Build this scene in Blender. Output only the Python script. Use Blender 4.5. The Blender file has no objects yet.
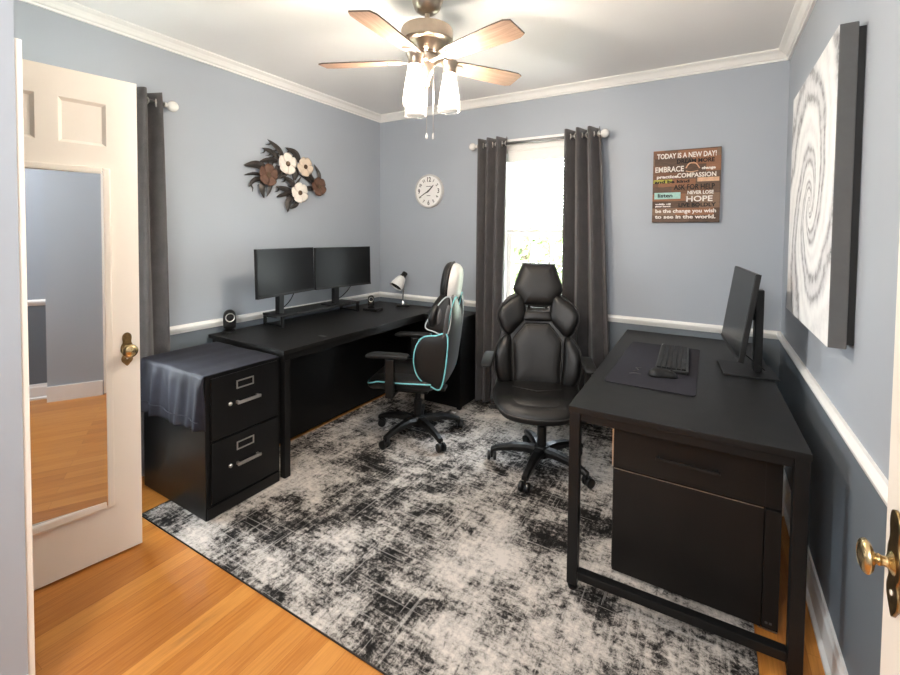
import bpy, bmesh, math, random
from mathutils import Vector, Matrix
random.seed(7)
SC = bpy.context.scene
COL = SC.collection
PI = math.pi
XL, XR, YB, ZC = -2.775, 0.376, 3.314, 2.515
R = math.radians
RUG = 0.006

# ------------------------------------------------------------------ materials
def rgb(r, g, b):
    f = lambda c: ((c/255+0.055)/1.055)**2.4 if c > 10 else c/255/12.92
    return (f(r), f(g), f(b), 1)

def new_mat(name):
    m = bpy.data.materials.new(name); m.use_nodes = True
    nt = m.node_tree; nt.nodes.clear()
    out = nt.nodes.new('ShaderNodeOutputMaterial')
    b = nt.nodes.new('ShaderNodeBsdfPrincipled')
    nt.links.new(b.outputs[0], out.inputs[0])
    return m, nt, b, out

def nd(nt, typ, **kw):
    n = nt.nodes.new(typ)
    for k, v in kw.items():
        if k in n.inputs: n.inputs[k].default_value = v
        else: setattr(n, k, v)
    return n

def coords(nt, scale=(1, 1, 1), rot=(0, 0, 0), loc=(0, 0, 0)):
    tc = nt.nodes.new('ShaderNodeTexCoord')
    mp = nt.nodes.new('ShaderNodeMapping')
    mp.inputs['Scale'].default_value = scale
    mp.inputs['Rotation'].default_value = rot
    mp.inputs['Location'].default_value = loc
    nt.links.new(tc.outputs['Object'], mp.inputs[0])
    return mp.outputs[0]

def ramp(nt, fac, stops, interp='LINEAR'):
    r = nt.nodes.new('ShaderNodeValToRGB')
    r.color_ramp.interpolation = interp
    els = r.color_ramp.elements
    while len(els) > 1: els.remove(els[-1])
    els[0].position, els[0].color = stops[0]
    for p, c in stops[1:]:
        e = els.new(p); e.color = c
    nt.links.new(fac, r.inputs[0])
    return r.outputs[0]

def mix(nt, fac, a, b, mode='MIX'):
    m = nt.nodes.new('ShaderNodeMix'); m.data_type = 'RGBA'; m.blend_type = mode
    for sock, v in ((m.inputs[0], fac), (m.inputs[6], a), (m.inputs[7], b)):
        if hasattr(v, 'is_output'): nt.links.new(v, sock)
        else: sock.default_value = v
    return m.outputs[2]

def math_n(nt, op, a, b=0.0):
    m = nt.nodes.new('ShaderNodeMath'); m.operation = op
    for i, v in enumerate((a, b)):
        if hasattr(v, 'is_output'): nt.links.new(v, m.inputs[i])
        else: m.inputs[i].default_value = v
    return m.outputs[0]

def noise(nt, vec, scale, detail=3, rough=.55, dist=0.0):
    n = nt.nodes.new('ShaderNodeTexNoise')
    n.inputs['Scale'].default_value = scale; n.inputs['Detail'].default_value = detail
    n.inputs['Roughness'].default_value = rough; n.inputs['Distortion'].default_value = dist
    nt.links.new(vec, n.inputs['Vector'])
    return n.outputs['Fac']

def bump(nt, b, h, strength, distance=.002):
    n = nt.nodes.new('ShaderNodeBump')
    n.inputs['Strength'].default_value = strength; n.inputs['Distance'].default_value = distance
    nt.links.new(h, n.inputs['Height']); nt.links.new(n.outputs[0], b.inputs['Normal'])

def simple(name, col, rough=.5, metal=0.0, var=.06, vscale=30, bmp=0.0, bscale=200, coat=0.0, spec=.5):
    m, nt, b, out = new_mat(name)
    v = coords(nt)
    n = noise(nt, v, vscale, 4)
    lo = tuple(c*(1-var) for c in col[:3])+(1,); hi = tuple(min(1, c*(1+var)) for c in col[:3])+(1,)
    nt.links.new(ramp(nt, n, [(.3, lo), (.7, hi)]), b.inputs['Base Color'])
    b.inputs['Roughness'].default_value = rough; b.inputs['Metallic'].default_value = metal
    b.inputs['Coat Weight'].default_value = coat
    b.inputs['Specular IOR Level'].default_value = spec
    if bmp: bump(nt, b, noise(nt, v, bscale, 3), bmp, .001)
    return m

M = {}
M['wall_light'] = simple('wall_blue_paint', rgb(165, 172, 181), .55, var=.015, vscale=3, bmp=.06, bscale=350)
M['wall_dark'] = simple('wall_slate_paint', rgb(106, 114, 122), .5, var=.02, vscale=3, bmp=.06, bscale=350)
M['ceiling'] = simple('ceiling_paint', rgb(243, 242, 241), .8, var=.01, vscale=3)
M['trim'] = simple('trim_white_gloss', rgb(240, 239, 236), .35, var=.01)
M['cream'] = simple('door_cream_paint', rgb(245, 238, 227), .4, var=.012, vscale=4)
M['black_board'] = simple('black_laminate', (.0075, .0072, .0071, 1), .45, var=.3, vscale=18, bmp=.1, bscale=60, spec=.32)
M['black_metal'] = simple('black_powder_metal', (.0060, .0058, .0058, 1), .45, var=.1, bmp=.08, bscale=500, spec=.3)
M['cabinet_black'] = simple('black_painted_steel', (.0045, .0045, .0049, 1), .33, spec=.36, var=.15, vscale=8, bmp=.03, bscale=400)
M['pedestal'] = simple('dark_brown_laminate', (.0090, .0074, .0065, 1), .45, spec=.3, var=.12, vscale=10)
M['leather'] = simple('black_leather', (.0055, .0051, .0050, 1), .40, spec=.42, var=.12, vscale=15, bmp=.25, bscale=420)
M['leather_b'] = simple('black_leather_panel', (.0075, .0068, .0064, 1), .42, spec=.42, var=.10, vscale=15, bmp=.25, bscale=420)
M['shell_grey'] = simple('grey_leather_back', (.075, .075, .078, 1), .36, var=.08, vscale=15, bmp=.2, bscale=420)
M['white_leather'] = simple('white_leather', rgb(226, 224, 220), .35, var=.03, vscale=15, bmp=.2, bscale=420)
M['cyan'] = simple('cyan_piping', rgb(122, 198, 205), .5, var=.04)
M['stitch'] = simple('dark_piping', (.035, .033, .031, 1), .4)
M['plastic'] = simple('black_plastic', (.0055, .0055, .0055, 1), .40, spec=.4, var=.1, bmp=.1, bscale=500)
M['plastic_matte'] = simple('black_matte_plastic', (.0085, .0085, .0088, 1), .52, spec=.38, var=.1, bmp=.1, bscale=500)
M['screen'] = simple('dark_screen', (.0035, .0035, .0038, 1), .30, var=.05, spec=.16)
M['key'] = simple('key_caps', (.009, .009, .0095, 1), .5, spec=.35, var=.1)
M['nickel'] = simple('brushed_nickel', (.66, .64, .62, 1), .42, 1.0, var=.05, vscale=60)
M['bronze'] = simple('fan_nickel', (.43, .36, .29, 1), .30, 1.0, var=.06, vscale=30)
M['chrome'] = simple('chrome', (.7, .7, .7, 1), .12, 1.0, var=.02)
M['brass'] = simple('aged_brass', (.60, .46, .25, 1), .25, 1.0, var=.2, vscale=60, bmp=.15, bscale=90)
M['brass_dark'] = simple('tarnished_brass', (.26, .18, .085, 1), .35, 1.0, var=.4, vscale=70)
M['white_plastic'] = simple('white_enamel', rgb(236, 235, 232), .3, var=.02)
M['rod'] = simple('rod_nickel', (.24, .235, .23, 1), .45, 1.0)
M['white_pipe'] = simple('pale_piping', rgb(176, 182, 184), .5)
M['crystal'] = simple('frosted_finial', rgb(224, 222, 218), .2, var=.03, coat=.5)
M['edge_dark'] = simple('walnut_blade_edge', rgb(70, 58, 50), .5)
M['canvas_side'] = simple('grey_canvas_edge', rgb(88, 88, 88), .7, var=.05, bmp=.2, bscale=600)
M['dark_wood'] = simple('dark_frame', (.006, .006, .006, 1), .6)
M['clock_face'] = simple('clock_face', rgb(244, 243, 241), .6, var=.02)
M['clock_rim'] = simple('clock_rim', rgb(205, 203, 200), .35)
M['ink'] = simple('dark_ink', (.03, .03, .033, 1), .6)
M['grey_ink'] = simple('grey_ink', rgb(84, 82, 80), .6)
M['petal_cream'] = simple('cream_petal_metal', rgb(234, 226, 216), .5, var=.06, vscale=40)
M['petal_blush'] = simple('blush_petal_metal', rgb(216, 198, 178), .5, var=.08, vscale=40)
M['petal_rust'] = simple('rust_petal_metal', rgb(96, 68, 54), .5, var=.2, vscale=40)
M['leaf_metal'] = simple('dark_metal_leaf', rgb(62, 58, 56), .45, .3, var=.35, vscale=22)
M['seed'] = simple('brown_seed', rgb(88, 68, 50), .6, var=.3, vscale=200)
M['leaf_green'] = simple('green_leaf', rgb(126, 142, 94), .6, var=.35, vscale=3)
M['bark'] = simple('bark', rgb(90, 75, 60), .8, var=.3, vscale=20)
M['lawn'] = simple('lawn_grass', rgb(128, 132, 112), .9, var=.3, vscale=4)
M['blind'] = simple('white_blind', rgb(242, 241, 238), .5, var=.01)
M['groove'] = simple('dark_groove', (.003, .003, .003, 1), .6)
M['silver_edge'] = simple('silver_edge_strip', (.6, .58, .55, 1), .3, 1.0)

def wood_floor():
    m, nt, b, out = new_mat('oak_floor')
    v = coords(nt, rot=(0, 0, PI/2))
    br = nt.nodes.new('ShaderNodeTexBrick')
    nt.links.new(v, br.inputs['Vector'])
    br.offset = .37; br.offset_frequency = 2
    br.inputs['Scale'].default_value = 1.0
    br.inputs['Brick Width'].default_value = 1.35; br.inputs['Row Height'].default_value = .078
    br.inputs['Mortar Size'].default_value = .0007; br.inputs['Mortar Smooth'].default_value = .4
    br.inputs['Bias'].default_value = 0
    br.inputs['Color1'].default_value = (0, 0, 0, 1); br.inputs['Color2'].default_value = (1, 1, 1, 1)
    br.inputs['Mortar'].default_value = (.5, .5, .5, 1)
    # per plank shift for the grain
    vv = nt.nodes.new('ShaderNodeVectorMath'); vv.operation = 'SCALE'; vv.inputs['Scale'].default_value = 13.0
    nt.links.new(br.outputs['Color'], vv.inputs[0])
    add = nt.nodes.new('ShaderNodeVectorMath'); add.operation = 'ADD'
    nt.links.new(v, add.inputs[0]); nt.links.new(vv.outputs[0], add.inputs[1])
    mp = nt.nodes.new('ShaderNodeMapping'); mp.inputs['Scale'].default_value = (1.3, 16, 16)
    nt.links.new(add.outputs[0], mp.inputs[0])
    g = noise(nt, mp.outputs[0], 2.2, 6, .62, .9)
    mp2 = nt.nodes.new('ShaderNodeMapping'); mp2.inputs['Scale'].default_value = (3, 90, 90)
    nt.links.new(add.outputs[0], mp2.inputs[0])
    g2 = noise(nt, mp2.outputs[0], 2.0, 4, .6)
    base = ramp(nt, br.outputs['Color'], [(0, rgb(164, 96, 34)), (.5, rgb(196, 126, 52)), (1, rgb(220, 156, 80))])
    grain = ramp(nt, g, [(.30, rgb(122, 64, 20)), (.40, rgb(186, 116, 48)), (.58, rgb(214, 146, 72)), (.72, rgb(176, 106, 40))])
    c = mix(nt, .42, base, grain)
    c = mix(nt, .22, c, ramp(nt, g2, [(.35, rgb(148, 86, 32)), (.65, rgb(218, 154, 80))]))
    c = mix(nt, math_n(nt, 'MULTIPLY', br.outputs['Fac'], .55), c, rgb(120, 66, 24))
    nt.links.new(c, b.inputs['Base Color'])
    b.inputs['Roughness'].default_value = .30
    bump(nt, b, g2, .04, .001)
    return m
M['floor'] = wood_floor()

def rug_mat():
    m, nt, b, out = new_mat('distressed_rug')
    v = coords(nt)
    vx = coords(nt, scale=(1.2, 26, 1)); vy = coords(nt, scale=(26, 1.2, 1), loc=(3, 7, 0))
    big = noise(nt, v, 2.1, 5, .60, .35)
    mid = noise(nt, v, 7.5, 6, .72, .2)
    sx = noise(nt, vx, 2.2, 4, .6); sy = noise(nt, vy, 2.2, 4, .6)
    fine = noise(nt, v, 75, 4, .75)
    grit = noise(nt, v, 42, 5, .8, .6)
    t = math_n(nt, 'MULTIPLY', big, 1.45)
    for q, k in ((mid, .75), (sx, .32), (sy, .32), (grit, .85), (fine, .35)): t = math_n(nt, 'ADD', t, math_n(nt, 'MULTIPLY', q, k))
    t = math_n(nt, 'MULTIPLY', t, 1/4.04)
    c = ramp(nt, t, [(.448, rgb(26, 24, 23)), (.472, rgb(56, 53, 51)), (.494, rgb(126, 121, 116)), (.514, rgb(172, 165, 158)), (.565, rgb(212, 203, 194))])
    # thin pale ribs of the weave running both ways
    rib = math_n(nt, 'GREATER_THAN', noise(nt, coords(nt, scale=(.7, 30, 1), loc=(1, 2, 0)), 2.6, 2, .4), .655)
    rib2 = math_n(nt, 'GREATER_THAN', noise(nt, coords(nt, scale=(30, .7, 1), loc=(5, 2, 0)), 2.6, 2, .4), .655)
    rb = math_n(nt, 'MULTIPLY', math_n(nt, 'MAXIMUM', rib, rib2), .33)
    c = mix(nt, rb, c, rgb(196, 190, 184))
    nt.links.new(c, b.inputs['Base Color'])
    b.inputs['Roughness'].default_value = .95
    b.inputs['Specular IOR Level'].default_value = .15
    bump(nt, b, fine, .5, .004)
    return m
M['rug'] = rug_mat()
M['rug_edge'] = simple('rug_binding', rgb(52, 47, 45), .9, bmp=.4, bscale=400)

def fabric(name, col, col2, rough=.9, sheen=.3, sc=350):
    m, nt, b, out = new_mat(name)
    v = coords(nt)
    n = noise(nt, coords(nt, scale=(1, 1, .25)), sc, 3, .7); n2 = noise(nt, v, 14, 3)
    c = mix(nt, .5, ramp(nt, n, [(.35, col), (.65, col2)]), ramp(nt, n2, [(.3, col), (.7, col2)]))
    nt.links.new(c, b.inputs['Base Color'])
    b.inputs['Roughness'].default_value = rough; b.inputs['Sheen Weight'].default_value = sheen
    bump(nt, b, n, .3, .001)
    return m
M['curtain'] = fabric('curtain_grey', rgb(60, 58, 60), rgb(82, 78, 79))
M['cloth'] = fabric('navy_velvet', rgb(12, 13, 21), rgb(31, 32, 47), .75, .0, 45)
M['mat'] = fabric('desk_mat_cloth', rgb(21, 20, 29), rgb(30, 28, 41), .9, .0, 300)

def blade_mat():
    m, nt, b, out = new_mat('pale_birch_blade')
    g = noise(nt, coords(nt, scale=(2, 40, 40)), 3, 5, .6, .4)
    nt.links.new(ramp(nt, g, [(.3, rgb(128, 100, 82)), (.55, rgb(160, 130, 110)), (.75, rgb(176, 148, 128))]), b.inputs['Base Color'])
    b.inputs['Roughness'].default_value = .5
    return m
M['blade'] = blade_mat()

def clear_glass(name, tint=(1, 1, 1, 1), refl=.5, rough=.02, milk=0.0):
    m = bpy.data.materials.new(name); m.use_nodes = True
    nt = m.node_tree; nt.nodes.clear()
    out = nt.nodes.new('ShaderNodeOutputMaterial')
    tr = nt.nodes.new('ShaderNodeBsdfTransparent'); tr.inputs[0].default_value = tint
    gl = nt.nodes.new('ShaderNodeBsdfGlossy'); gl.inputs['Roughness'].default_value = rough
    fr = nt.nodes.new('ShaderNodeLayerWeight'); fr.inputs['Blend'].default_value = .15
    f = math_n(nt, 'MULTIPLY', fr.outputs['Fresnel'], refl)
    mx = nt.nodes.new('ShaderNodeMixShader')
    nt.links.new(f, mx.inputs[0]); nt.links.new(tr.outputs[0], mx.inputs[1]); nt.links.new(gl.outputs[0], mx.inputs[2])
    last = mx.outputs[0]
    if milk:
        tl = nt.nodes.new('ShaderNodeBsdfTranslucent'); tl.inputs[0].default_value = (.95, .95, .95, 1)
        m2 = nt.nodes.new('ShaderNodeMixShader'); m2.inputs[0].default_value = milk
        nt.links.new(last, m2.inputs[1]); nt.links.new(tl.outputs[0], m2.inputs[2]); last = m2.outputs[0]
    nt.links.new(last, out.inputs[0])
    return m
M['pane'] = clear_glass('window_glass', (.97, .98, .98, 1), .6)
M['shade'] = clear_glass('jar_glass', (.97, .965, .96, 1), .20, .3, .05)

def mirror_mat():
    m, nt, b, out = new_mat('mirror_silver')
    b.inputs['Base Color'].default_value = (.56, .58, .60, 1)
    b.inputs['Metallic'].default_value = 1; b.inputs['Roughness'].default_value = .015
    return m
M['mirror'] = mirror_mat()

def emit(name, col, s):
    m = bpy.data.materials.new(name); m.use_nodes = True
    nt = m.node_tree; nt.nodes.clear()
    out = nt.nodes.new('ShaderNodeOutputMaterial'); e = nt.nodes.new('ShaderNodeEmission')
    e.inputs[0].default_value = col; e.inputs[1].default_value = s
    nt.links.new(e.outputs[0], out.inputs[0])
    return m
M['bulb'] = emit('lit_bulb', (1, .88, .74, 1), 250)

def swirl_mat():
    # painted silver whirl on the canvas: log-spiral bands around an off-centre eye
    m, nt, b, out = new_mat('silver_swirl_painting')
    tc = nt.nodes.new('ShaderNodeTexCoord')
    sep = nt.nodes.new('ShaderNodeSeparateXYZ'); nt.links.new(tc.outputs['Object'], sep.inputs[0])
    yy = math_n(nt, 'SUBTRACT', sep.outputs['Y'], SWIRL[0]); zz = math_n(nt, 'SUBTRACT', sep.outputs['Z'], SWIRL[1])
    r2 = math_n(nt, 'ADD', math_n(nt, 'MULTIPLY', yy, yy), math_n(nt, 'MULTIPLY', math_n(nt, 'MULTIPLY', zz, zz), .62))
    r = math_n(nt, 'SQRT', r2)
    a = nt.nodes.new('ShaderNodeMath'); a.operation = 'ARCTAN2'; nt.links.new(zz, a.inputs[0]); nt.links.new(yy, a.inputs[1])
    lg = nt.nodes.new('ShaderNodeMath'); lg.operation = 'LOGARITHM'
    nt.links.new(math_n(nt, 'ADD', r, .02), lg.inputs[0]); lg.inputs[1].default_value = math.e
    ph = math_n(nt, 'ADD', math_n(nt, 'MULTIPLY', lg.outputs[0], 8.0), math_n(nt, 'MULTIPLY', a.outputs[0], 3.0))
    comb = nt.nodes.new('ShaderNodeCombineXYZ')
    nt.links.new(yy, comb.inputs[1]); nt.links.new(zz, comb.inputs[2])
    n1 = noise(nt, comb.outputs[0], 4, 4)
    n2 = noise(nt, comb.outputs[0], 26, 5, .7)
    ph = math_n(nt, 'ADD', ph, math_n(nt, 'MULTIPLY', n1, 4.0))
    s1 = math_n(nt, 'SINE', ph); s2 = math_n(nt, 'SINE', math_n(nt, 'MULTIPLY', ph, 3.0))
    t = math_n(nt, 'ADD', math_n(nt, 'MULTIPLY', s1, .55), math_n(nt, 'MULTIPLY', s2, .42))
    t = math_n(nt, 'ADD', t, math_n(nt, 'MULTIPLY', math_n(nt, 'SUBTRACT', n2, .5), 1.7))
    t = math_n(nt, 'ADD', math_n(nt, 'MULTIPLY', t, .5), .5)
    c = ramp(nt, t, [(.0, rgb(96, 96, 98)), (.13, rgb(160, 160, 162)), (.30, rgb(208, 208, 210)), (.6, rgb(230, 230, 230)), (.95, rgb(243, 243, 242))])
    nt.links.new(c, b.inputs['Base Color'])
    b.inputs['Roughness'].default_value = .5
    bump(nt, b, t, .35, .004)
    return m
SWIRL = (2.10, 1.52)
M['swirl'] = swirl_mat()

def sign_mat():
    m, nt, b, out = new_mat('sign_planks')
    tc = nt.nodes.new('ShaderNodeTexCoord')
    sep = nt.nodes.new('ShaderNodeSeparateXYZ'); nt.links.new(tc.outputs['Object'], sep.inputs[0])
    row = math_n(nt, 'FLOOR', math_n(nt, 'MULTIPLY', sep.outputs['Z'], 21.0))
    seg = math_n(nt, 'FLOOR', math_n(nt, 'ADD', math_n(nt, 'MULTIPLY', sep.outputs['X'], 4.5), math_n(nt, 'MULTIPLY', row, .37)))
    comb = nt.nodes.new('ShaderNodeCombineXYZ'); nt.links.new(row, comb.inputs[0]); nt.links.new(seg, comb.inputs[1])
    wn = nt.nodes.new('ShaderNodeTexWhiteNoise'); wn.noise_dimensions = '2D'; nt.links.new(comb.outputs[0], wn.inputs['Vector'])
    pl = wn.outputs['Value']
    g = noise(nt, coords(nt, scale=(6, 1, 60)), 4, 5, .65, .5)
    c1 = ramp(nt, pl, [(0, rgb(62, 50, 44)), (.2, rgb(120, 84, 62)), (.4, rgb(82, 66, 56)), (.58, rgb(160, 108, 76)), (.72, rgb(98, 80, 68)), (.86, rgb(142, 116, 96))], 'CONSTANT')
    c = mix(nt, .38, c1, ramp(nt, g, [(.3, rgb(48, 38, 33)), (.6, rgb(128, 98, 78)), (.8, rgb(150, 125, 104))]))
    nt.links.new(c, b.inputs['Base Color']); b.inputs['Roughness'].default_value = .7
    return m
M['sign'] = sign_mat()
M['paint_white'] = simple('sign_white_paint', rgb(232, 226, 218), .7, var=.1, vscale=60)
M['paint_black'] = simple('sign_black_paint', rgb(16, 13, 12), .7, var=.2, vscale=60)
M['paint_mint'] = simple('sign_mint_paint', rgb(165, 205, 196), .7, var=.12, vscale=60)
M['paint_olive'] = simple('sign_olive_paint', rgb(170, 165, 70), .7, var=.25, vscale=40)
M['paint_peach'] = simple('sign_peach_paint', rgb(214, 172, 140), .7, var=.15, vscale=40)

# ------------------------------------------------------------------ mesh helpers
def box(bm, x0, x1, y0, y1, z0, z1, bev=0.0, mi=0, mat=None, seg=2):
    t = bmesh.new()
    vs = [t.verts.new((x, y, z)) for x in (x0, x1) for y in (y0, y1) for z in (z0, z1)]
    for f in ((0, 1, 3, 2), (4, 6, 7, 5), (0, 4, 5, 1), (2, 3, 7, 6), (0, 2, 6, 4), (1, 5, 7, 3)):
        t.faces.new([vs[i] for i in f])
    bmesh.ops.recalc_face_normals(t, faces=t.faces)
    if bev: bmesh.ops.bevel(t, geom=t.edges[:], offset=bev, segments=seg, profile=.6, affect='EDGES')
    merge(bm, t, mat, mi)

def merge(bm, t, mat=None, mi=0):
    if mat is not None: bmesh.ops.transform(t, matrix=mat, verts=t.verts)
    vm = {}
    for v in t.verts: vm[v] = bm.verts.new(v.co)
    for f in t.faces:
        try:
            nf = bm.faces.new([vm[v] for v in f.verts]); nf.material_index = mi; nf.smooth = f.smooth
        except ValueError: pass
    for e in t.edges:
        if not e.smooth:
            ne = bm.edges.get((vm[e.verts[0]], vm[e.verts[1]]))
            if ne: ne.smooth = False
    t.free()

def lathe(bm, prof, cx=0, cy=0, cz=0, n=28, mi=0, mat=None, cap=True):
    """prof: (radius, z) from bottom to top"""
    t = bmesh.new(); rings = []
    for r, z in prof:
        if r < 1e-5: rings.append([t.verts.new((0, 0, z))])
        else: rings.append([t.verts.new((r*math.cos(2*PI*i/n), r*math.sin(2*PI*i/n), z)) for i in range(n)])
    for a, b in zip(rings, rings[1:]):
        for i in range(n):
            j = (i+1) % n
            if len(a) == 1 and len(b) == 1: continue
            if len(a) == 1: f = t.faces.new((a[0], b[j], b[i]))
            elif len(b) == 1: f = t.faces.new((a[i], a[j], b[0]))
            else: f = t.faces.new((a[i], a[j], b[j], b[i]))
            f.smooth = True
    if cap:
        if len(rings[0]) > 1: t.faces.new(rings[0][::-1])
        if len(rings[-1]) > 1: t.faces.new(rings[-1])
    bmesh.ops.recalc_face_normals(t, faces=t.faces)
    for e in t.edges:
        if len(e.link_faces) == 2 and e.calc_face_angle(0) > R(38): e.smooth = False
    bmesh.ops.translate(t, verts=t.verts, vec=(cx, cy, cz))
    merge(bm, t, mat, mi)

def tube(bm, pts, r, n=10, mi=0, closed=False, radii=None, mat=None):
    pts = [Vector(p) for p in pts]; t = bmesh.new(); rings = []
    N = len(pts); prev = None
    for i, p in enumerate(pts):
        if closed: d = pts[(i+1) % N]-pts[i-1]
        else: d = pts[min(i+1, N-1)]-pts[max(i-1, 0)]
        d.normalize()
        if prev is None:
            up = Vector((0, 0, 1)) if abs(d.z) < .9 else Vector((1, 0, 0))
            a = d.cross(up).normalized()
        else:
            a = prev-d*prev.dot(d)
            a = a.normalized() if a.length > 1e-6 else d.orthogonal().normalized()
        prev = a; b = d.cross(a)
        rr = radii[i] if radii else r
        rings.append([t.verts.new(p+(a*math.cos(2*PI*k/n)+b*math.sin(2*PI*k/n))*rr) for k in range(n)])
    rng = range(N) if closed else range(N-1)
    for i in rng:
        A, B = rings[i], rings[(i+1) % N]
        for k in range(n):
            f = t.faces.new((A[k], A[(k+1) % n], B[(k+1) % n], B[k])); f.smooth = True
    if not closed: t.faces.new(rings[0]); t.faces.new(rings[-1])
    bmesh.ops.recalc_face_normals(t, faces=t.faces)
    merge(bm, t, mat, mi)

def sphere(bm, c, r, sx=1, sy=1, sz=1, n=18, mi=0):
    lathe_t = [(max(0, r*math.sin(PI*i/10)), -r*math.cos(PI*i/10)) for i in range(11)]
    lathe_t[0] = (0, -r); lathe_t[-1] = (0, r)
    lathe(bm, lathe_t, n=n, mi=mi, mat=Matrix.Translation(c) @ Matrix.Diagonal((sx, sy, sz, 1)))

def smooth_loop(pts, n=6):
    out = []; N = len(pts)
    for i in range(N):
        p0, p1, p2, p3 = [Vector(pts[(i+k-1) % N]) for k in range(4)]
        for j in range(n):
            t = j/n
            out.append(tuple(.5*((2*p1)+(p2-p0)*t+(2*p0-5*p1+4*p2-p3)*t*t+(3*p1-p0-3*p2+p3)*t**3)))
    return out

def smooth_line(pts, n=6):
    P = [Vector(p) for p in pts]; P = [2*P[0]-P[1]]+P+[2*P[-1]-P[-2]]; out = []
    for i in range(1, len(P)-2):
        p0, p1, p2, p3 = P[i-1:i+3]
        for j in range(n):
            t = j/n
            out.append(.5*((2*p1)+(p2-p0)*t+(2*p0-5*p1+4*p2-p3)*t*t+(3*p1-p0-3*p2+p3)*t**3))
    out.append(P[-2]); return out

def pad(bm, outline, tf, tb, fn, c=None, q=4.0, mi=0, rings=(0, .35, .6, .78, .88, .95, .985, 1.0), mib=None):
    """upholstered pad: star-shaped outline (u,v), bulging tf to the front (+h) and tb to the back; fn(u,v,h) -> xyz"""
    if c is None: c = (sum(p[0] for p in outline)/len(outline), sum(p[1] for p in outline)/len(outline))
    t = bmesh.new(); N = len(outline)
    def ringset(sgn, th):
        rs = []
        for s in rings:
            h = sgn*th*max(0, 1-s**q)**.5
            if s == 0: rs.append([t.verts.new(fn(c[0], c[1], h))])
            else: rs.append([t.verts.new(fn(c[0]+(u-c[0])*s, c[1]+(v-c[1])*s, h)) for u, v in outline])
        return rs
    F = ringset(1, tf); B = ringset(-1, tb)
    for rs, flip, m_ in ((F, False, mi), (B, True, mi if mib is None else mib)):
        for a, b in zip(rs, rs[1:]):
            for i in range(N):
                j = (i+1) % N
                vs = (a[0], b[i], b[j]) if len(a) == 1 else (a[i], b[i], b[j], a[j])
                f = t.faces.new(vs[::-1] if flip else vs); f.smooth = True; f.material_index = m_
    bmesh.ops.remove_doubles(t, verts=t.verts, dist=1e-5)
    bmesh.ops.recalc_face_normals(t, faces=t.faces)
    vm = {v: bm.verts.new(v.co) for v in t.verts}
    for f in t.faces:
        try:
            nf = bm.faces.new([vm[v] for v in f.verts]); nf.material_index = f.material_index; nf.smooth = True
        except ValueError: pass
    t.free()

def prism(bm, poly, fn, h0, h1, mi=0, smooth=False):
    """poly (u,v) extruded h0..h1 through fn"""
    t = bmesh.new()
    a = [t.verts.new(fn(u, v, h0)) for u, v in poly]; b = [t.verts.new(fn(u, v, h1)) for u, v in poly]
    t.faces.new(a[::-1]); t.faces.new(b); N = len(poly)
    for i in range(N):
        f = t.faces.new((a[i], a[(i+1) % N], b[(i+1) % N], b[i])); f.smooth = smooth
    bmesh.ops.recalc_face_normals(t, faces=t.faces)
    merge(bm, t, None, mi)

def obj(name, bm, mats, parent=None):
    me = bpy.data.meshes.new(name); bm.to_mesh(me); bm.free()
    for m in (mats if isinstance(mats, (list, tuple)) else [mats]): me.materials.append(m)
    o = bpy.data.objects.new(name, me); COL.objects.link(o)
    if parent: o.parent = parent
    return o

def tag(o, label, cat, group=None):
    o['label'] = label; o['category'] = cat
    if group: o['group'] = group
    return o

def thing(name, label, cat, loc=(0, 0, 0), rz=0, group=None):
    o = bpy.data.objects.new(name, None); COL.objects.link(o)
    o.location = loc; o.rotation_euler = (0, 0, rz); o.empty_display_size = .1
    return tag(o, label, cat, group)

def struct(name, bm, mats, parent=None):
    o = obj(name, bm, mats, parent)
    if parent is None: o['kind'] = 'structure'
    return o

def new(): return bmesh.new()

def text_bm(bm, s, size, mat, mi=0, extrude=.0006, align='LEFT', squash=1.0, bold=0.0):
    cu = bpy.data.curves.new('lettering', 'FONT'); cu.body = s; cu.size = size; cu.extrude = extrude; cu.offset = bold
    cu.align_x = align; cu.resolution_u = 3
    o = bpy.data.objects.new('lettering', cu); COL.objects.link(o)
    dg = bpy.context.evaluated_depsgraph_get(); dg.update()
    me = bpy.data.meshes.new_from_object(o.evaluated_get(dg))
    t = bmesh.new(); t.from_mesh(me)
    bpy.data.objects.remove(o); bpy.data.curves.remove(cu); bpy.data.meshes.remove(me)
    merge(bm, t, mat @ Matrix.Diagonal((squash, 1, 1, 1)), mi)

def text_width(s, size):
    cu = bpy.data.curves.new('w', 'FONT'); cu.body = s; cu.size = size
    o = bpy.data.objects.new('w', cu); COL.objects.link(o)
    bpy.context.view_layer.update(); w = o.dimensions.x
    bpy.data.objects.remove(o); bpy.data.curves.remove(cu)
    return max(w, 1e-4)

# ------------------------------------------------------------------ setting
FY0, FX0 = -1.30, XL-.14
RAILB, RAILT = .772, .822
bm = new(); box(bm, XL-.14, XR+.14, FY0-.1, YB+.14, -.08, 0); struct('floor', bm, M['floor'])
bm = new(); box(bm, XL-.14, XR+.14, FY0-.1, YB+.14, ZC, ZC+.08); struct('ceiling', bm, M['ceiling'])

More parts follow.
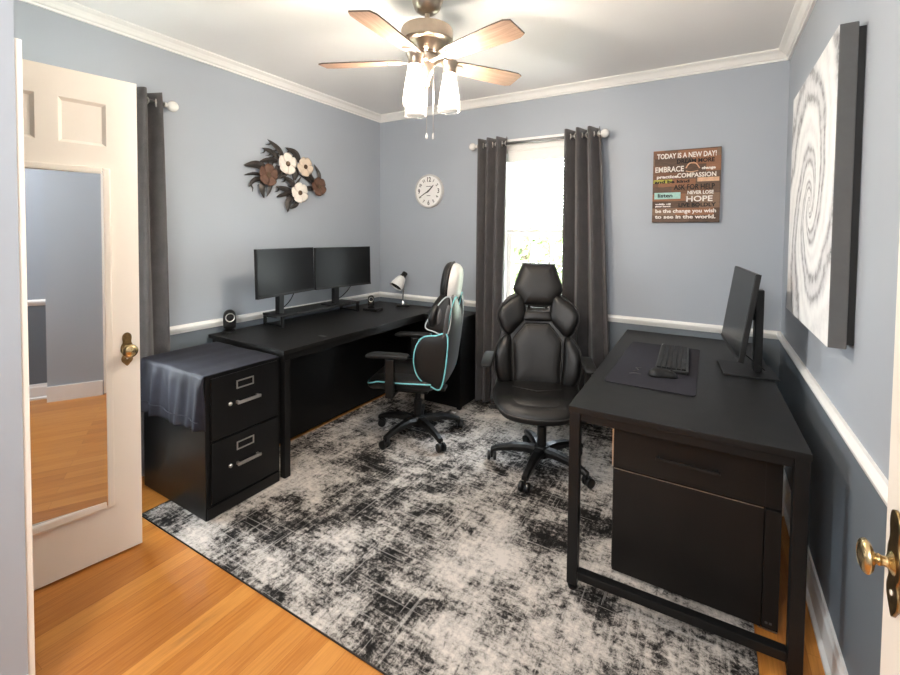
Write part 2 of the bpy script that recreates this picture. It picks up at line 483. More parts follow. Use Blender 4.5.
def wall(name, fn, u0, u1, holes, split=.797, zt=ZC):
    """fn(u, v, h) maps along-wall, height, depth(0 inner .. .12 outer)"""
    bm = new()
    def quad(a0, a1, z0, z1):
        for lo, hi, mi in ((z0, min(z1, split), 1), (max(z0, split), z1, 0)):
            if hi-lo > 1e-4: prism(bm, [(a0, lo), (a1, lo), (a1, hi), (a0, hi)], fn, 0, .12, mi)
    cur = u0
    for (a, b, z0, z1) in holes:
        quad(cur, a, 0, zt); quad(a, b, 0, z0); quad(a, b, z1, zt); cur = b
    quad(cur, u1, 0, zt)
    return struct(name, bm, [M['wall_light'], M['wall_dark']])
fL = lambda u, v, h: (XL-h, u, v)
fR = lambda u, v, h: (XR+h, u, v)
fB = lambda u, v, h: (u, YB+h, v)
W1 = (-1.47, -.875, .66, 2.075)       # back window opening
W2 = (.52, 1.10, .66, 2.075)          # left window opening
wall('wall_left', fL, .43, YB+.12, [W2])
wall('wall_right', fR, FY0, YB+.12, [])
wall('wall_back', fB, XL, XR, [W1])
# front wall: closet block beside the alcove the viewer stands in, closet opening behind the mirror door
AX = -1.65                                # alcove side face
bm = new()
box(bm, AX-.10, AX, FY0, .43, 0, ZC)
box(bm, XL, -2.262, .31, .43, 0, ZC)
box(bm, -2.262, AX-.10, .31, .43, 2.05, ZC)
box(bm, XL, AX-.10, -.45, -.33, 0, ZC)
box(bm, XL-.12, XL, -.45, .43, 0, ZC)
struct('wall_front', bm, M['wall_light'])
bm = new(); box(bm, AX-.1, XR+.12, FY0-.12, FY0, 0, ZC); struct('wall_rear', bm, M['wall_light'])
bm = new(); box(bm, .245, XR, .115, .478, 0, ZC); struct('wall_mirror_stub', bm, M['wall_light'])  # unseen wall stub added only for the door mirror to reflect
bm = new(); box(bm, .231, .245, .115, .47, 0, .124); struct('trim_8', bm, M['trim'])
# closet casing on the room side
bm = new()
box(bm, AX-.075, AX-.006, .43, .448, 0, 1.925, .004)
box(bm, XL+.4, -2.262, .43, .448, 0, 2.12, .004)
box(bm, -2.262, AX-.075, .43, .448, 2.05, 2.12, .004)
struct('trim_1', bm, M['cream'])

def run(bm, prof, fn, u0, u1):
    """profile (depth into room, z) swept along the wall"""
    t = bmesh.new()
    a = [t.verts.new(fn(u0, z, -d)) for d, z in prof]; b = [t.verts.new(fn(u1, z, -d)) for d, z in prof]
    N = len(prof); t.faces.new(a); t.faces.new(b[::-1])
    for i in range(N): t.faces.new((a[i], a[(i+1) % N], b[(i+1) % N], b[i]))
    bmesh.ops.recalc_face_normals(t, faces=t.faces); merge(bm, t)
crown = [(0, ZC), (.062, ZC), (.062, ZC-.008), (.052, ZC-.014), (.040, ZC-.020), (.030, ZC-.032), (.022, ZC-.045), (.012, ZC-.050), (.012, ZC-.060), (0, ZC-.060)]
rail = [(0, RAILB), (.008, RAILB), (.012, RAILB+.010), (.018, RAILB+.016), (.022, RAILB+.026), (.024, RAILB+.034), (.020, RAILB+.042), (.010, RAILT), (0, RAILT)]
base = [(0, 0), (.028, 0), (.028, .012), (.016, .020), (.014, .098), (.010, .108), (.008, .124), (0, .124)]
for k, (fn, u0, u1) in enumerate(((fL, .43, YB), (fB, XL, XR), (fR, FY0, YB))):
    bm = new(); run(bm, crown, fn, u0, u1); struct('trim_%d' % (k+2), bm, M['trim'])
bm = new(); run(bm, rail, fL, .43, W2[0]-.09); run(bm, rail, fL, W2[1]+.09, YB); struct('trim_5', bm, M['trim'])
bm = new(); run(bm, rail, fB, XL, W1[0]-.09); run(bm, rail, fB, W1[1]+.09, XR); struct('trim_6', bm, M['trim'])
bm = new(); run(bm, rail, fR, FY0, YB); struct('trim_7', bm, M['trim'])
for nm, fn, u0, u1 in (('left', fL, .43, YB), ('back', fB, XL, XR), ('right', fR, FY0, YB)):
    bm = new(); run(bm, base, fn, u0, u1); struct('baseboard_'+nm, bm, M['trim'])
bm = new(); run(bm, base, lambda u, v, h: (AX-h, u, v), FY0, .43); struct('baseboard_front', bm, M['trim'])

def window(name, fn, hole):
    u0, u1, z0, z1 = hole
    bm = new()
    for (a, b, c, d) in ((u0-.085, u0+.006, z0-.01, z1+.085), (u1-.006, u1+.085, z0-.01, z1+.085), (u0+.006, u1-.006, z1-.006, z1+.085)):
        prism(bm, [(a, c), (b, c), (b, d), (a, d)], fn, -.018, 0)
    for (a, b, c, d) in ((u0, u0+.02, z0, z1), (u1-.02, u1, z0, z1), (u0, u1, z1-.02, z1), (u0, u1, z0, z0+.02)):
        prism(bm, [(a, c), (b, c), (b, d), (a, d)], fn, 0, .12)
    w = struct(name, bm, M['trim'])
    bm = new(); prism(bm, [(u0-.10, z0-.03), (u1+.10, z0-.03), (u1+.10, z0), (u0-.10, z0)], fn, -.05, .06); obj('sill', bm, M['trim'], w)
    zm = 1.395
    for (a, b, h0, h1) in ((z0+.02, zm+.02, .045, .075), (zm-.02, z1-.02, .075, .105)):
        bm = new(); s = .038
        A0, A1 = u0+.02, u1-.02
        for (p0, p1, q0, q1) in ((A0, A0+s, a, b), (A1-s, A1, a, b), (A0+s, A1-s, b-s, b), (A0+s, A1-s, a, a+s*1.3)):
            prism(bm, [(p0, q0), (p1, q0), (p1, q1), (p0, q1)], fn, h0, h1)
        g0, g1, gz0, gz1 = A0+s, A1-s, a+s*1.3, b-s
        hm = (h0+h1)/2
        for i in (1, 2):
            x = g0+(g1-g0)*i/3
            prism(bm, [(x-.007, gz0), (x+.007, gz0), (x+.007, gz1), (x-.007, gz1)], fn, hm-.009, hm+.009)
        for i in (1, 2):
            z = gz0+(gz1-gz0)*i/3
            prism(bm, [(g0, z-.007), (g1, z-.007), (g1, z+.007), (g0, z+.007)], fn, hm-.0085, hm+.0085)
        so = obj('sash', bm, M['trim'], w)
        bm = new(); prism(bm, [(g0, gz0), (g1, gz0), (g1, gz1), (g0, gz1)], fn, hm-.002, hm+.002); obj('pane', bm, M['pane'], so)
    return w
window('window_1', fB, W1)
window('window_2', fL, W2)

# venetian blind in the back window, pulled half down
t = thing('window_blind', 'white slatted blind pulled half down in the back window', 'blind', ((W1[0]+W1[1])/2, YB+.022, W1[3]-.02))
hw = (W1[1]-W1[0])/2-.026
bm = new(); box(bm, -hw, hw, -.018, .018, -.075, 0, .004); obj('headrail', bm, M['blind'], t)
bm = new(); nsl = 20
for i in range(nsl):
    z = -.095-i*.0265
    box(bm, -hw+.004, hw-.004, -.013, .013, -.0011, .0011, mat=Matrix.Translation((0, 0, z)) @ Matrix.Rotation(R(-40), 4, 'X'))
obj('slats', bm, M['blind'], t)
bm = new(); box(bm, -hw+.002, hw-.002, -.013, .013, -.645, -.622, .004); obj('bottom_rail', bm, M['blind'], t)
for x in (-hw*.6, hw*.6):
    bm = new(); tube(bm, [(x, -.014, -.075), (x, -.014, -.63)], .0012, 6); obj('ladder_cord', bm, M['blind'], t)

# ------------------------------------------------------------------ doors
HB, FB = Vector((-2.2, .586)), Vector((-2.137, .94))
dd = (FB-HB).normalized()
# door 1: local x along the door (0 hinge .. .576 free edge), local y = depth behind the face, z up
DW = .578
org = FB-dd*DW
ang = math.atan2(dd.y, dd.x)
dm = Matrix.Translation((org.x, org.y, 0)) @ Matrix.Rotation(ang, 4, 'Z')
def S(s): return s+(DW-.3596)    # measured distance from the visible hinge-side edge -> local x
d1 = bpy.data.objects.new('door_1', None); COL.objects.link(d1); d1.matrix_world = dm; d1['kind'] = 'structure'
bm = new()
mx0, mx1, mz0, mz1 = DW-S(.250), S(.250), .255, 1.642
pz0, pz1 = 1.741, 1.914
p1, p2, p3, p4 = DW-S(.253), DW-S(.104), S(.104), S(.253)
def dbox(a, b, c, d, y0=0, y1=.036): box(bm, a, b, y0, y1, c, d)
dbox(0, p1, .012, 2.026); dbox(p4, DW, .012, 2.026)
dbox(p1, p4, .012, mz0); dbox(p1, p4, mz1, pz0); dbox(p1, p4, pz1, 2.026); dbox(p2, p3, pz0, pz1)
dbox(p1, p4, mz0, mz1, .012, .036)
for a, b in ((p1, p2), (p3, p4)):
    dbox(a, b, pz0, pz1, .012, .030)
obj('door_leaf', bm, M['cream'], d1)
bm = new()
for a, b in ((p1, p2), (p3, p4)):     # bevelled panel mouldings
    for (q0, q1, q2, q3) in ((a, b, pz1, -1), (a, b, pz0, 1)):
        prism(bm, [(0, q2), (.012, q2), (.012, q2+q3*.012)], lambda u, v, h: (h, u, v), q0, q1)
    for (x, sg) in ((a, 1), (b, -1)):
        prism(bm, [(x, 0), (x, .012), (x+sg*.012, .012)], lambda u, v, h: (u, v, h), pz0, pz1)
obj('panel_moulding', bm, M['cream'], d1)
bm = new()
fw = .026
fx0, fx1, fz0, fz1 = DW-S(.262), S(.262), .232, 1.652
for (a, b, c, d) in ((fx0, fx0+fw, fz0, fz1), (fx1-fw, fx1, fz0, fz1), (fx0+fw, fx1-fw, fz1-fw, fz1), (fx0+fw, fx1-fw, fz0, fz0+fw*1.2)):
    box(bm, a, b, -.016, .012, c, d, .006)
obj('mirror_frame', bm, M['cream'], d1)
bm = new()
mc = (mx0+mx1)/2
box(bm, -(mx1-mx0)/2+.012, (mx1-mx0)/2-.012, -.001, .001, fz0+.012, fz1-.012, mat=Matrix.Translation((mc, -.002, 0)) @ Matrix.Rotation(R(-4.2), 4, 'Z'))
o = obj('mirror_glass', bm, M['mirror'], d1); o['label'] = 'tall mirror pane set into the door'
kx = S(.313)
def knob_set(par, kx, kz, sy, mat, plate_mat, big=1.0, long=1.0):
    """knob and escutcheon on the face y=0, sticking out towards -y*sy"""
    T = Matrix.Translation((kx, 0, kz)) @ Matrix.Rotation(PI/2, 4, 'X')
    bm = new()
    out = smooth_loop([(0, .072), (.012, .066), (.017, .05), (.015, .03), (.022, .012), (.022, -.010), (.014, -.022), (.020, -.036), (.019, -.050), (.010, -.062), (0, -.072), (-.010, -.062), (-.019, -.050), (-.020, -.036), (-.014, -.022), (-.022, -.010), (-.022, .012), (-.015, .03), (-.017, .05), (-.012, .066)], 3)
    prism(bm, out, lambda u, v, h: (kx+u, -h, kz+v), 0, .004, smooth=True)
    pl = obj('escutcheon', bm, plate_mat, par)
    bm = new()
    lathe(bm, [(0, 0), (.0035, 0), (.0035, .0012), (0, .0012)], mat=Matrix.Translation((kx, -.004, kz-.040)) @ Matrix.Rotation(PI/2, 4, 'X'), n=12)
    obj('keyhole', bm, M['cream'], pl)
    bm = new()
    pr = [(0, 0), (.017, 0), (.019, .003), (.014, .008), (.009, .012), (.008, .020), (.010, .026), (.0085, .030), (.012, .034), (.024, .040), (.0285, .046), (.0285, .050), (.025, .056), (.019, .0595), (.018, .0585), (.012, .060), (.006, .0625), (0, .063)]
    lathe(bm, [(r*big, z*long) for r, z in pr], n=32, mat=Matrix.Translation((kx, -.003, kz)) @ Matrix.Rotation(PI/2, 4, 'X'))
    obj('door_knob', bm, mat, par)
knob_set(d1, kx, .888, 1, M['brass'], M['brass_dark'])
bm = new()
for z in (.25, 1.78): tube(bm, [(-.006, .018, z-.045), (-.006, .018, z+.045)], .006, 10)
obj('hinge', bm, M['brass_dark'], d1)

# door 2: entry door swung open against the right wall; local x from hinge to the free edge, face at y=0 turned to the room
d2 = bpy.data.objects.new('door_2', None); COL.objects.link(d2); d2['kind'] = 'structure'
D2W = .36
d2.matrix_world = Matrix(((0, 1, 0, .2226), (1, 0, 0, .84-D2W), (0, 0, 1, 0), (0, 0, 0, 1)))
bm = new(); box(bm, 0, D2W, 0, .036, .012, 2.03, .002)
obj('door_leaf', bm, M['cream'], d2)
bm = new()
for (a, b, c, d) in ((.08, .26, .25, .80), (.08, .26, 1.1, 1.9)):
    for (q0, q1, q2, q3) in ((a, b, c, c+.012), (a, b, d-.012, d), (a, a+.012, c, d), (b-.012, b, c, d)):
        box(bm, q0, q1, -.006, .001, q2, q3)
obj('panel_moulding', bm, M['cream'], d2)
knob_set(d2, D2W-.046, .966, 1, M['brass'], M['brass_dark'], .78, .58)

# ------------------------------------------------------------------ rug
rx0, rx1, ry0, ry1 = -2.37, .165, 1.035, 3.275
t = thing('area_rug', 'distressed black grey and ivory rug covering most of the wooden floor', 'rug', (0, 0, 0))
c_, s_ = math.cos(R(.9)), math.sin(R(.9))
bm = new(); nx, ny = 60, 54
def rp(u, v):
    return (rx0+u, ry0+v+u*.012)
g = [[None]*(ny+1) for _ in range(nx+1)]
LX, LY = rx1-rx0, ry1-ry0
for i in range(nx+1):
    for j in range(ny+1):
        x, y = rp(LX*i/nx, (LY-.03)*j/ny); g[i][j] = bm.verts.new((x, y, RUG-.0005+random.uniform(-.0006, .0006)))
for i in range(nx):
    for j in range(ny): bm.faces.new((g[i][j], g[i+1][j], g[i+1][j+1], g[i][j+1]))
ret = bmesh.ops.extrude_face_region(bm, geom=bm.faces[:])
vs = [e for e in ret['geom'] if isinstance(e, bmesh.types.BMVert)]
top = set(vs)
for v in bm.verts:
    if v not in top: v.co.z = .001
bmesh.ops.recalc_face_normals(bm, faces=bm.faces)
obj('pile', bm, M['rug'], t)
bm = new()
a, b, c, d = rp(0, 0), rp(LX, 0), rp(LX, LY-.03), rp(0, LY-.03)
tube(bm, [(*q, .0038) for q in (a, b, c, d)], .0035, 8, closed=True)
obj('binding', bm, M['rug_edge'], t)

# ------------------------------------------------------------------ ceiling fan
FC = (-1.148, 1.699)
fan = thing('ceiling_fan', 'brushed nickel ceiling fan with five pale wood blades and three lit jar lamps', 'ceiling fan', (FC[0], FC[1], ZC))
def zz(z): return z-ZC
bm = new(); lathe(bm, [(.020, zz(2.405)), (.036, zz(2.408)), (.058, zz(2.425)), (.071, zz(2.46)), (.075, zz(2.50)), (.075, 0)]); obj('canopy', bm, M['bronze'], fan)
bm = new(); lathe(bm, [(.0115, zz(2.33)), (.0115, zz(2.41))], n=16); lathe(bm, [(.019, zz(2.345)), (.019, zz(2.375)), (.013, zz(2.385))], n=20); obj('downrod', bm, M['bronze'], fan)
bm = new(); lathe(bm, [(.050, zz(2.205)), (.052, zz(2.212)), (.048, zz(2.216)), (.054, zz(2.221)), (.050, zz(2.226)), (.058, zz(2.232)), (.066, zz(2.242)), (.082, zz(2.256)), (.090, zz(2.266)), (.112, zz(2.268)), (.120, zz(2.275)), (.120, zz(2.324)), (.116, zz(2.333)), (.095, zz(2.342)), (.04, zz(2.354)), (.018, zz(2.357))], n=48)
obj('motor_housing', bm, M['bronze'], fan)
BZ = 2.19
# one blade built along local +x, then each blade its own object
for k in range(5):
    a = R(-13+72*k)
    bm = new()
    L0, L1 = .115, .505
    n_ = 14; outline = []
    hw0, hw1 = .046, .062
    lo, hi = [], []
    for i in range(n_+1):
        f = i/n_; x = L0+(L1-L0)*f; w = hw0+(hw1-hw0)*min(1, f*1.3)
        if f < .12: w *= .80+.2*f/.12
        if f > .96: w *= 1-.22*((f-.96)/.04)
        lo.append((x, -w)); hi.append((x, w))
    outline = lo+hi[::-1]
    prism(bm, outline, lambda u, v, h: (u, v, h), -.003, .003)
    for f in bm.faces: f.material_index = 0 if f.normal.z < -.9 else 1
    bmesh.ops.recalc_face_normals(bm, faces=bm.faces)
    for f in bm.faces: f.material_index = 0 if f.normal.z < -.9 else 1
    bl = obj('blade', bm, [M['blade'], M['edge_dark']], fan)
    bl.matrix_local = Matrix.Translation((0, 0, zz(BZ))) @ Matrix.Rotation(a, 4, 'Z') @ Matrix.Rotation(R(-11), 4, 'X')
    bm = new()
    box(bm, .045, .135, -.011, .011, -.006, -.0035+.0005, .001)
    prism(bm, [(.12, -.016), (.135, -.026), (.175, -.026), (.185, -.014), (.185, .014), (.175, .026), (.135, .026), (.12, .016)], lambda u, v, h: (u, v, h), -.009, -.0032)
    obj('blade_iron', bm, M['nickel'], bl)
bm = new(); lathe(bm, [(0, zz(2.075)), (.010, zz(2.076)), (.013, zz(2.085)), (.010, zz(2.096)), (.014, zz(2.102)), (.020, zz(2.118)), (.030, zz(2.135)), (.034, zz(2.150)), (.034, zz(2.180)), (.042, zz(2.186)), (.048, zz(2.207))], n=36)
obj('light_hub', bm, M['bronze'], fan)
for k, deg in enumerate((34, 154, 274)):
    a = R(deg); ca, sa = math.cos(a), math.sin(a); rr = .105
    bm = new()
    tube(bm, smooth_line([(.025*ca, .025*sa, zz(2.165)), (.06*ca, .06*sa, zz(2.195)), (.09*ca, .09*sa, zz(2.198)), (rr*ca, rr*sa, zz(2.188))]), .007, 10)
    arm = obj('lamp_arm', bm, M['bronze'], fan)
    bm = new(); lathe(bm, [(.030, zz(2.135)), (.030, zz(2.165)), (.033, zz(2.170)), (.040, zz(2.186)), (.036, zz(2.192)), (0, zz(2.195))], rr*ca, rr*sa, 0, n=28)
    obj('socket', bm, M['bronze'], arm)
    bm = new(); lathe(bm, [(.050, zz(1.965)), (.0515, zz(1.985)), (.049, zz(2.01)), (.043, zz(2.05)), (.036, zz(2.09)), (.031, zz(2.12)), (.031, zz(2.148))], rr*ca, rr*sa, 0, n=32, cap=False)
    sh = obj('jar_shade', bm, M['shade'], arm)
    bm = new(); tube(bm, [(rr*ca+.050*math.cos(2*PI*q/32), rr*sa+.050*math.sin(2*PI*q/32), zz(1.9655)) for q in range(32)], .0018, 6, closed=True)
    obj('glass_lip', bm, M['shade'], arm)
    bm = new(); lathe(bm, [(0, zz(2.015)), (.014, zz(2.018)), (.022, zz(2.034)), (.024, zz(2.052)), (.019, zz(2.078)), (.013, zz(2.105)), (.012, zz(2.128)), (0, zz(2.130))], rr*ca, rr*sa, 0, n=20)
    obj('bulb', bm, M['bulb'], arm)
for dx, dy, zb in ((.012, -.016, 1.858), (.036, .002, 1.858)):
    bm = new(); tube(bm, [(dx, dy, zz(2.12)), (dx, dy, zz(zb))], .0014, 6)
    ch = obj('pull_chain', bm, M['nickel'], fan)
    bm = new(); lathe(bm, [(0, zz(zb-.028)), (.0055, zz(zb-.026)), (.006, zz(zb-.016)), (.003, zz(zb)), (0, zz(zb+.002))], dx, dy, 0, n=12)
    obj('chain_fob', bm, M['nickel'], ch)

# ------------------------------------------------------------------ curtains and rods
def rod(name, label, fn, u0, u1, z, d=.09, brackets=()):
    """fn(u, v, h) wall mapping, negative h = into the room"""
    t = thing(name, label, 'curtain rod', (0, 0, 0))
    bm = new(); tube(bm, [fn(u0, z, -d), fn(u1, z, -d)], .0105, 14); obj('rod', bm, M['rod'], t)
    for u, s in ((u0, -1), (u1, 1)):
        bm = new()
        tube(bm, [fn(u-s*.004, z, -d), fn(u+s*.006, z, -d), fn(u+s*.012, z, -d), fn(u+s*.02, z, -d)], .014, 14, radii=[.015, .015, .010, .011])
        sphere(bm, fn(u+s*.044, z, -d), .031)
        obj('finial', bm, [M['crystal']], t)
    for u in brackets:
        bm = new(); tube(bm, [fn(u, z, -.004), fn(u, z, -d+.008)], .007, 10); tube(bm, [fn(u, z, 0), fn(u, z, -.006)], .024, 16)
        obj('bracket', bm, M['nickel'], t)
    return t
rod('curtain_rod', 'nickel rod with ball finials above the back window', fB, -1.672, -.708, 2.114, brackets=(-1.66, -.72))
rod('curtain_rod', 'nickel rod with pale ball finial high on the left wall', fL, .38, 1.330, 2.117, d=.075, brackets=(1.315,))

def curtain(label, fn, ut, ub, z1, z0, folds, d=.09, amp=.046, group=None, phase=0.0):
    """ut/ub: (from, to) at top and bottom along the wall"""
    t = thing('curtain', label, 'curtain', (0, 0, 0), group=group)
    bm = new(); nu, nz = folds*14, 40; G = []
    for j in range(nz+1):
        f = j/nz; z = z1+(z0-z1)*f
        row = []
        ff = f**.8
        for i in range(nu+1):
            g_ = i/nu
            a = ut[0]+(ub[0]-ut[0])*ff; b = ut[1]+(ub[1]-ut[1])*ff
            ph = g_*folds*2*PI+phase
            A = amp*(1+.25*math.sin(3*g_+2.2*f))
            u = a+(b-a)*g_+.006*math.sin(ph*2+1)*f
            h = -(d+A*math.sin(ph)+.006*math.sin(5*f+7*g_)*f)
            row.append(bm.verts.new(fn(u, z, h)))
        G.append(row)
    for j in range(nz):
        for i in range(nu):
            f_ = bm.faces.new((G[j][i], G[j][i+1], G[j+1][i+1], G[j+1][i])); f_.smooth = True
    o = obj('curtain_panel', bm, M['curtain'], t)
    md = o.modifiers.new('cloth thickness', 'SOLIDIFY'); md.thickness = .003
    for i in range(folds*2):
        g_ = (i+.0)/(folds*2)
        ph = g_*folds*2*PI
        u = ut[0]+(ut[1]-ut[0])*(((i*PI-phase) % (2*PI*folds))/(2*PI*folds))
        bm = new(); n = 24
        c = Vector(fn(u, 2.114, -d)); e1 = Vector(fn(0, 0, -1))-Vector(fn(0, 0, 0)); e2 = Vector((0, 0, 1))
        ax = Vector(fn(1, 0, 0))-Vector(fn(0, 0, 0))
        e1 = (e1*.88+ax*(.45 if i % 2 else -.45)).normalized()
        tube(bm, [c+(e1*math.cos(2*PI*k/n)+e2*math.sin(2*PI*k/n))*.019 for k in range(n)], .0042, 8, closed=True)
        obj('grommet', bm, M['nickel'], t)
    return t
curtain('charcoal grommet curtain hanging left of the back window', fB, (-1.655, -1.405), (-1.645, -1.440), 2.165, .02, 3, group=None, phase=.3)
curtain('charcoal grommet curtain hanging right of the back window, beside the slogan sign', fB, (-.945, -.695), (-.945, -.585), 2.165, .02, 3, phase=.3)
curtain('charcoal curtain on the left wall, partly hidden by the mirrored door', fL, (1.085, 1.300), (1.05, 1.345), 2.17, .03, 2, d=.075, phase=.9)

# ------------------------------------------------------------------ wall decor
# clock
t = thing('wall_clock', 'round white wall clock with grey numerals on the back wall', 'clock', (-2.195, YB, 1.776))
bm = new(); lathe(bm, [(.150, 0), (.150, .022), (.145, .028), (.138, .028), (.136, .020)], n=56, mat=Matrix.Rotation(PI/2, 4, 'X')); obj('rim', bm, M['clock_rim'], t)
bm = new(); lathe(bm, [(.1375, .012), (.1375, .0205)], n=56, mat=Matrix.Rotation(PI/2, 4, 'X')); obj('dial', bm, M['clock_face'], t)
for h in range(1, 13):
    a = PI/2-2*PI*h/12; big = h % 3 == 0
    sz = .058 if big else .036; rr = .104
    rot_ = 0 if big else ((a-PI/2) if math.sin(a) > 0 else (a+PI/2))
    T = Matrix.Translation((rr*math.cos(a), -.0215, rr*math.sin(a))) @ Matrix.Rotation(PI/2, 4, 'X') @ Matrix.Rotation(rot_, 4, 'Z') @ Matrix.Translation((0, -sz*.35, 0))
    bm = new(); text_bm(bm, str(h), sz, T, align='CENTER', squash=.85, bold=.0012); obj('numeral', bm, M['grey_ink'], t)
bm = new(); box(bm, -.026, .026, -.0218, -.0205, .039, .044); obj('dial_line', bm, M['grey_ink'], t)
bm = new(); box(bm, -.020, .020, -.0218, -.0205, -.044, -.039); obj('dial_line', bm, M['grey_ink'], t)
def hand(deg, L, w, y):
    bm = new(); a = R(90-deg)
    prism(bm, [(-.025, -w*.5), (0, -w), (L*.75, -w*.9), (L, 0), (L*.75, w*.9), (0, w), (-.025, w*.5)], lambda u, v, h: (u*math.cos(a)-v*math.sin(a), -y-h, u*math.sin(a)+v*math.cos(a)), 0, .001)
    return bm
o = obj('hour_hand', hand(46, .078, .0062, .0235), M['ink'], t); o = obj('minute_hand', hand(241, .105, .0042, .0255), M['ink'], t)
bm = new(); lathe(bm, [(.007, 0), (.007, .0295), (0, .0300)], n=16, mat=Matrix.Rotation(PI/2, 4, 'X')); obj('hub', bm, M['ink'], t)

# slogan sign
sx0, sx1, sz0, sz1 = -.354, .041, 1.487, 1.970
t = thing('slogan_sign', 'square wooden plank sign with painted slogans on the back wall', 'sign', (sx0, YB, sz0))
W, Hh = sx1-sx0, sz1-sz0
bm = new(); box(bm, 0, W, -.025, 0, 0, Hh, .002); obj('board', bm, M['sign'], t)
def patch(a, b, c, d, mat, nm='paint_strip'):
    bm = new(); box(bm, a*W, b*W, -.0262, -.0245, Hh*(1-d), Hh*(1-c)); obj(nm, bm, mat, t)
patch(.01, .30, .405, .455, M['paint_olive']); patch(.03, .43, .585, .675, M['paint_mint']); patch(.67, .98, .395, .45, M['paint_peach'])
def line(s, a, b, top, bot, mat, bold=.0010):
    """text fitted between a..b (fraction of width) and top..bot (fraction of height from the top)"""
    size = (bot-top)*Hh/.72; w = text_width(s, size)
    bm = new(); text_bm(bm, s, size, Matrix.Translation((a*W, -.0268, Hh*(1-bot))) @ Matrix.Rotation(PI/2, 4, 'X'), squash=(b-a)*W/w, bold=bold)
    obj('lettering', bm, mat, t)
Wp, Kp = M['paint_white'], M['paint_black']
line('TODAY IS A NEW DAY!', .06, .93, .045, .115, Wp)
line('DREAM MORE', .36, .90, .135, .190, Kp)
line('EMBRACE', .03, .46, .225, .300, Wp)
line('change', .73, .92, .250, .285, Wp)
line('practice', .06, .37, .345, .385, Wp)
line('COMPASSION', .37, .93, .325, .385, Wp)
line('and be kind', .03, .55, .415, .455, Kp)
line('ASK FOR HELP', .33, .92, .480, .550, Kp)
line('NEVER LOSE', .53, .90, .570, .615, Wp)
line('HOPE', .51, .88, .640, .715, Wp)
line('listen', .08, .30, .60, .65, Kp)
line('with all', .05, .28, .735, .755, Wp); line('your heart', .05, .28, .765, .785, Wp)
line('LIVE BOLDLY', .40, .93, .735, .785, Kp)
line('be the change you wish', .05, .94, .815, .865, Wp)
line('to see in the world.', .05, .94, .895, .945, Wp)
bm = new()
tube(bm, smooth_line([(W*.50, -.0265, Hh*.74), (W*.55, -.0265, Hh*.80), (W*.64, -.0265, Hh*.80), (W*.70, -.0265, Hh*.73)], 5), .004, 6)
tube(bm, smooth_line([(W*.50, -.0265, Hh*.70), (W*.58, -.0265, Hh*.685), (W*.68, -.0265, Hh*.70)], 5), .003, 6)
obj('brush_mark', bm, M['paint_peach'], t)

# canvas on the right wall
cy0, cy1, cz0, cz1, cxf, cxb = 1.735, 2.585, 1.062, 2.036, .3125, .3575
t = thing('canvas_painting', 'large silver and grey swirl canvas on the right wall', 'painting', (0, 0, 0))
bm = new(); box(bm, cxf+.0005, cxb, cy0, cy1, cz0, cz1, .003); obj('stretcher', bm, M['canvas_side'], t)
bm = new(); box(bm, cxf-.001, cxf+.003, cy0+.0015, cy1-.0015, cz0+.0015, cz1-.0015, .0008); obj('painted_face', bm, M['swirl'], t)
bm = new(); box(bm, cxb, XR, cy0+.012, cy1-.012, cz0+.012, cz1-.012); obj('hanging_frame', bm, M['dark_wood'], t)

# metal flower sculpture on the left wall
AC = (XL, 2.25, 1.80)
t = thing('flower_wall_sculpture', 'metal wall sculpture of cream and rust flowers with dark spiky leaves', 'wall sculpture', AC)
# local: u along +y (right in the photo), v up, h out of the wall (+x)
def P2(px, py):      # small-scale picture offsets (in 7.5x crop of the sculpture) to metres on the wall
    x = 240+px/7.5; y = 130+py/7.5
    u = 2.195+(x-286.7)*(.0092+.000018*(x-286.7))-AC[1]; v = 1.903-(y-164)*.0072-AC[2]-(x-286.7)*.0004*0
    # wall recedes to the right: horizontals slope
    v += (u+AC[1]-2.195)*.075
    return (u, v)
fw_ = lambda u, v, h: (h, u, v)
def flower(px, py, r, mat, h, seed=None, n=5, rot=0.0):
    u0, v0 = P2(px, py); rnd = random.Random(int(px*7+py))
    root = bpy.data.objects.new('flower', None); COL.objects.link(root); root.parent = t; root.location = (0, 0, 0)
    for k in range(n):
        a = rot+2*PI*k/n; bm = new()
        pts = smooth_loop([(0, -.12*r), (.45*r, -.48*r), (.90*r, -.46*r), (1.05*r, 0), (.90*r, .48*r), (.45*r, .48*r), (0, .12*r)], 4)
        ca, sa = math.cos(a), math.sin(a)
        pad(bm, pts, .003, .002, lambda u, v, hh: (h+hh+.10*(u/r)**2*r+(.004 if k % 2 else 0)+.015*math.sin(v/r*5)*(u/r)*r*4, u0+u*ca-v*sa, v0+u*sa+v*ca), q=6, rings=(0, .5, .8, 1))
        obj('petal', bm, mat, root)
    bm = new(); sphere(bm, (h+.010, u0, v0), r*.25, sx=.5); obj('flower_centre', bm, M['seed'], root)
    return root
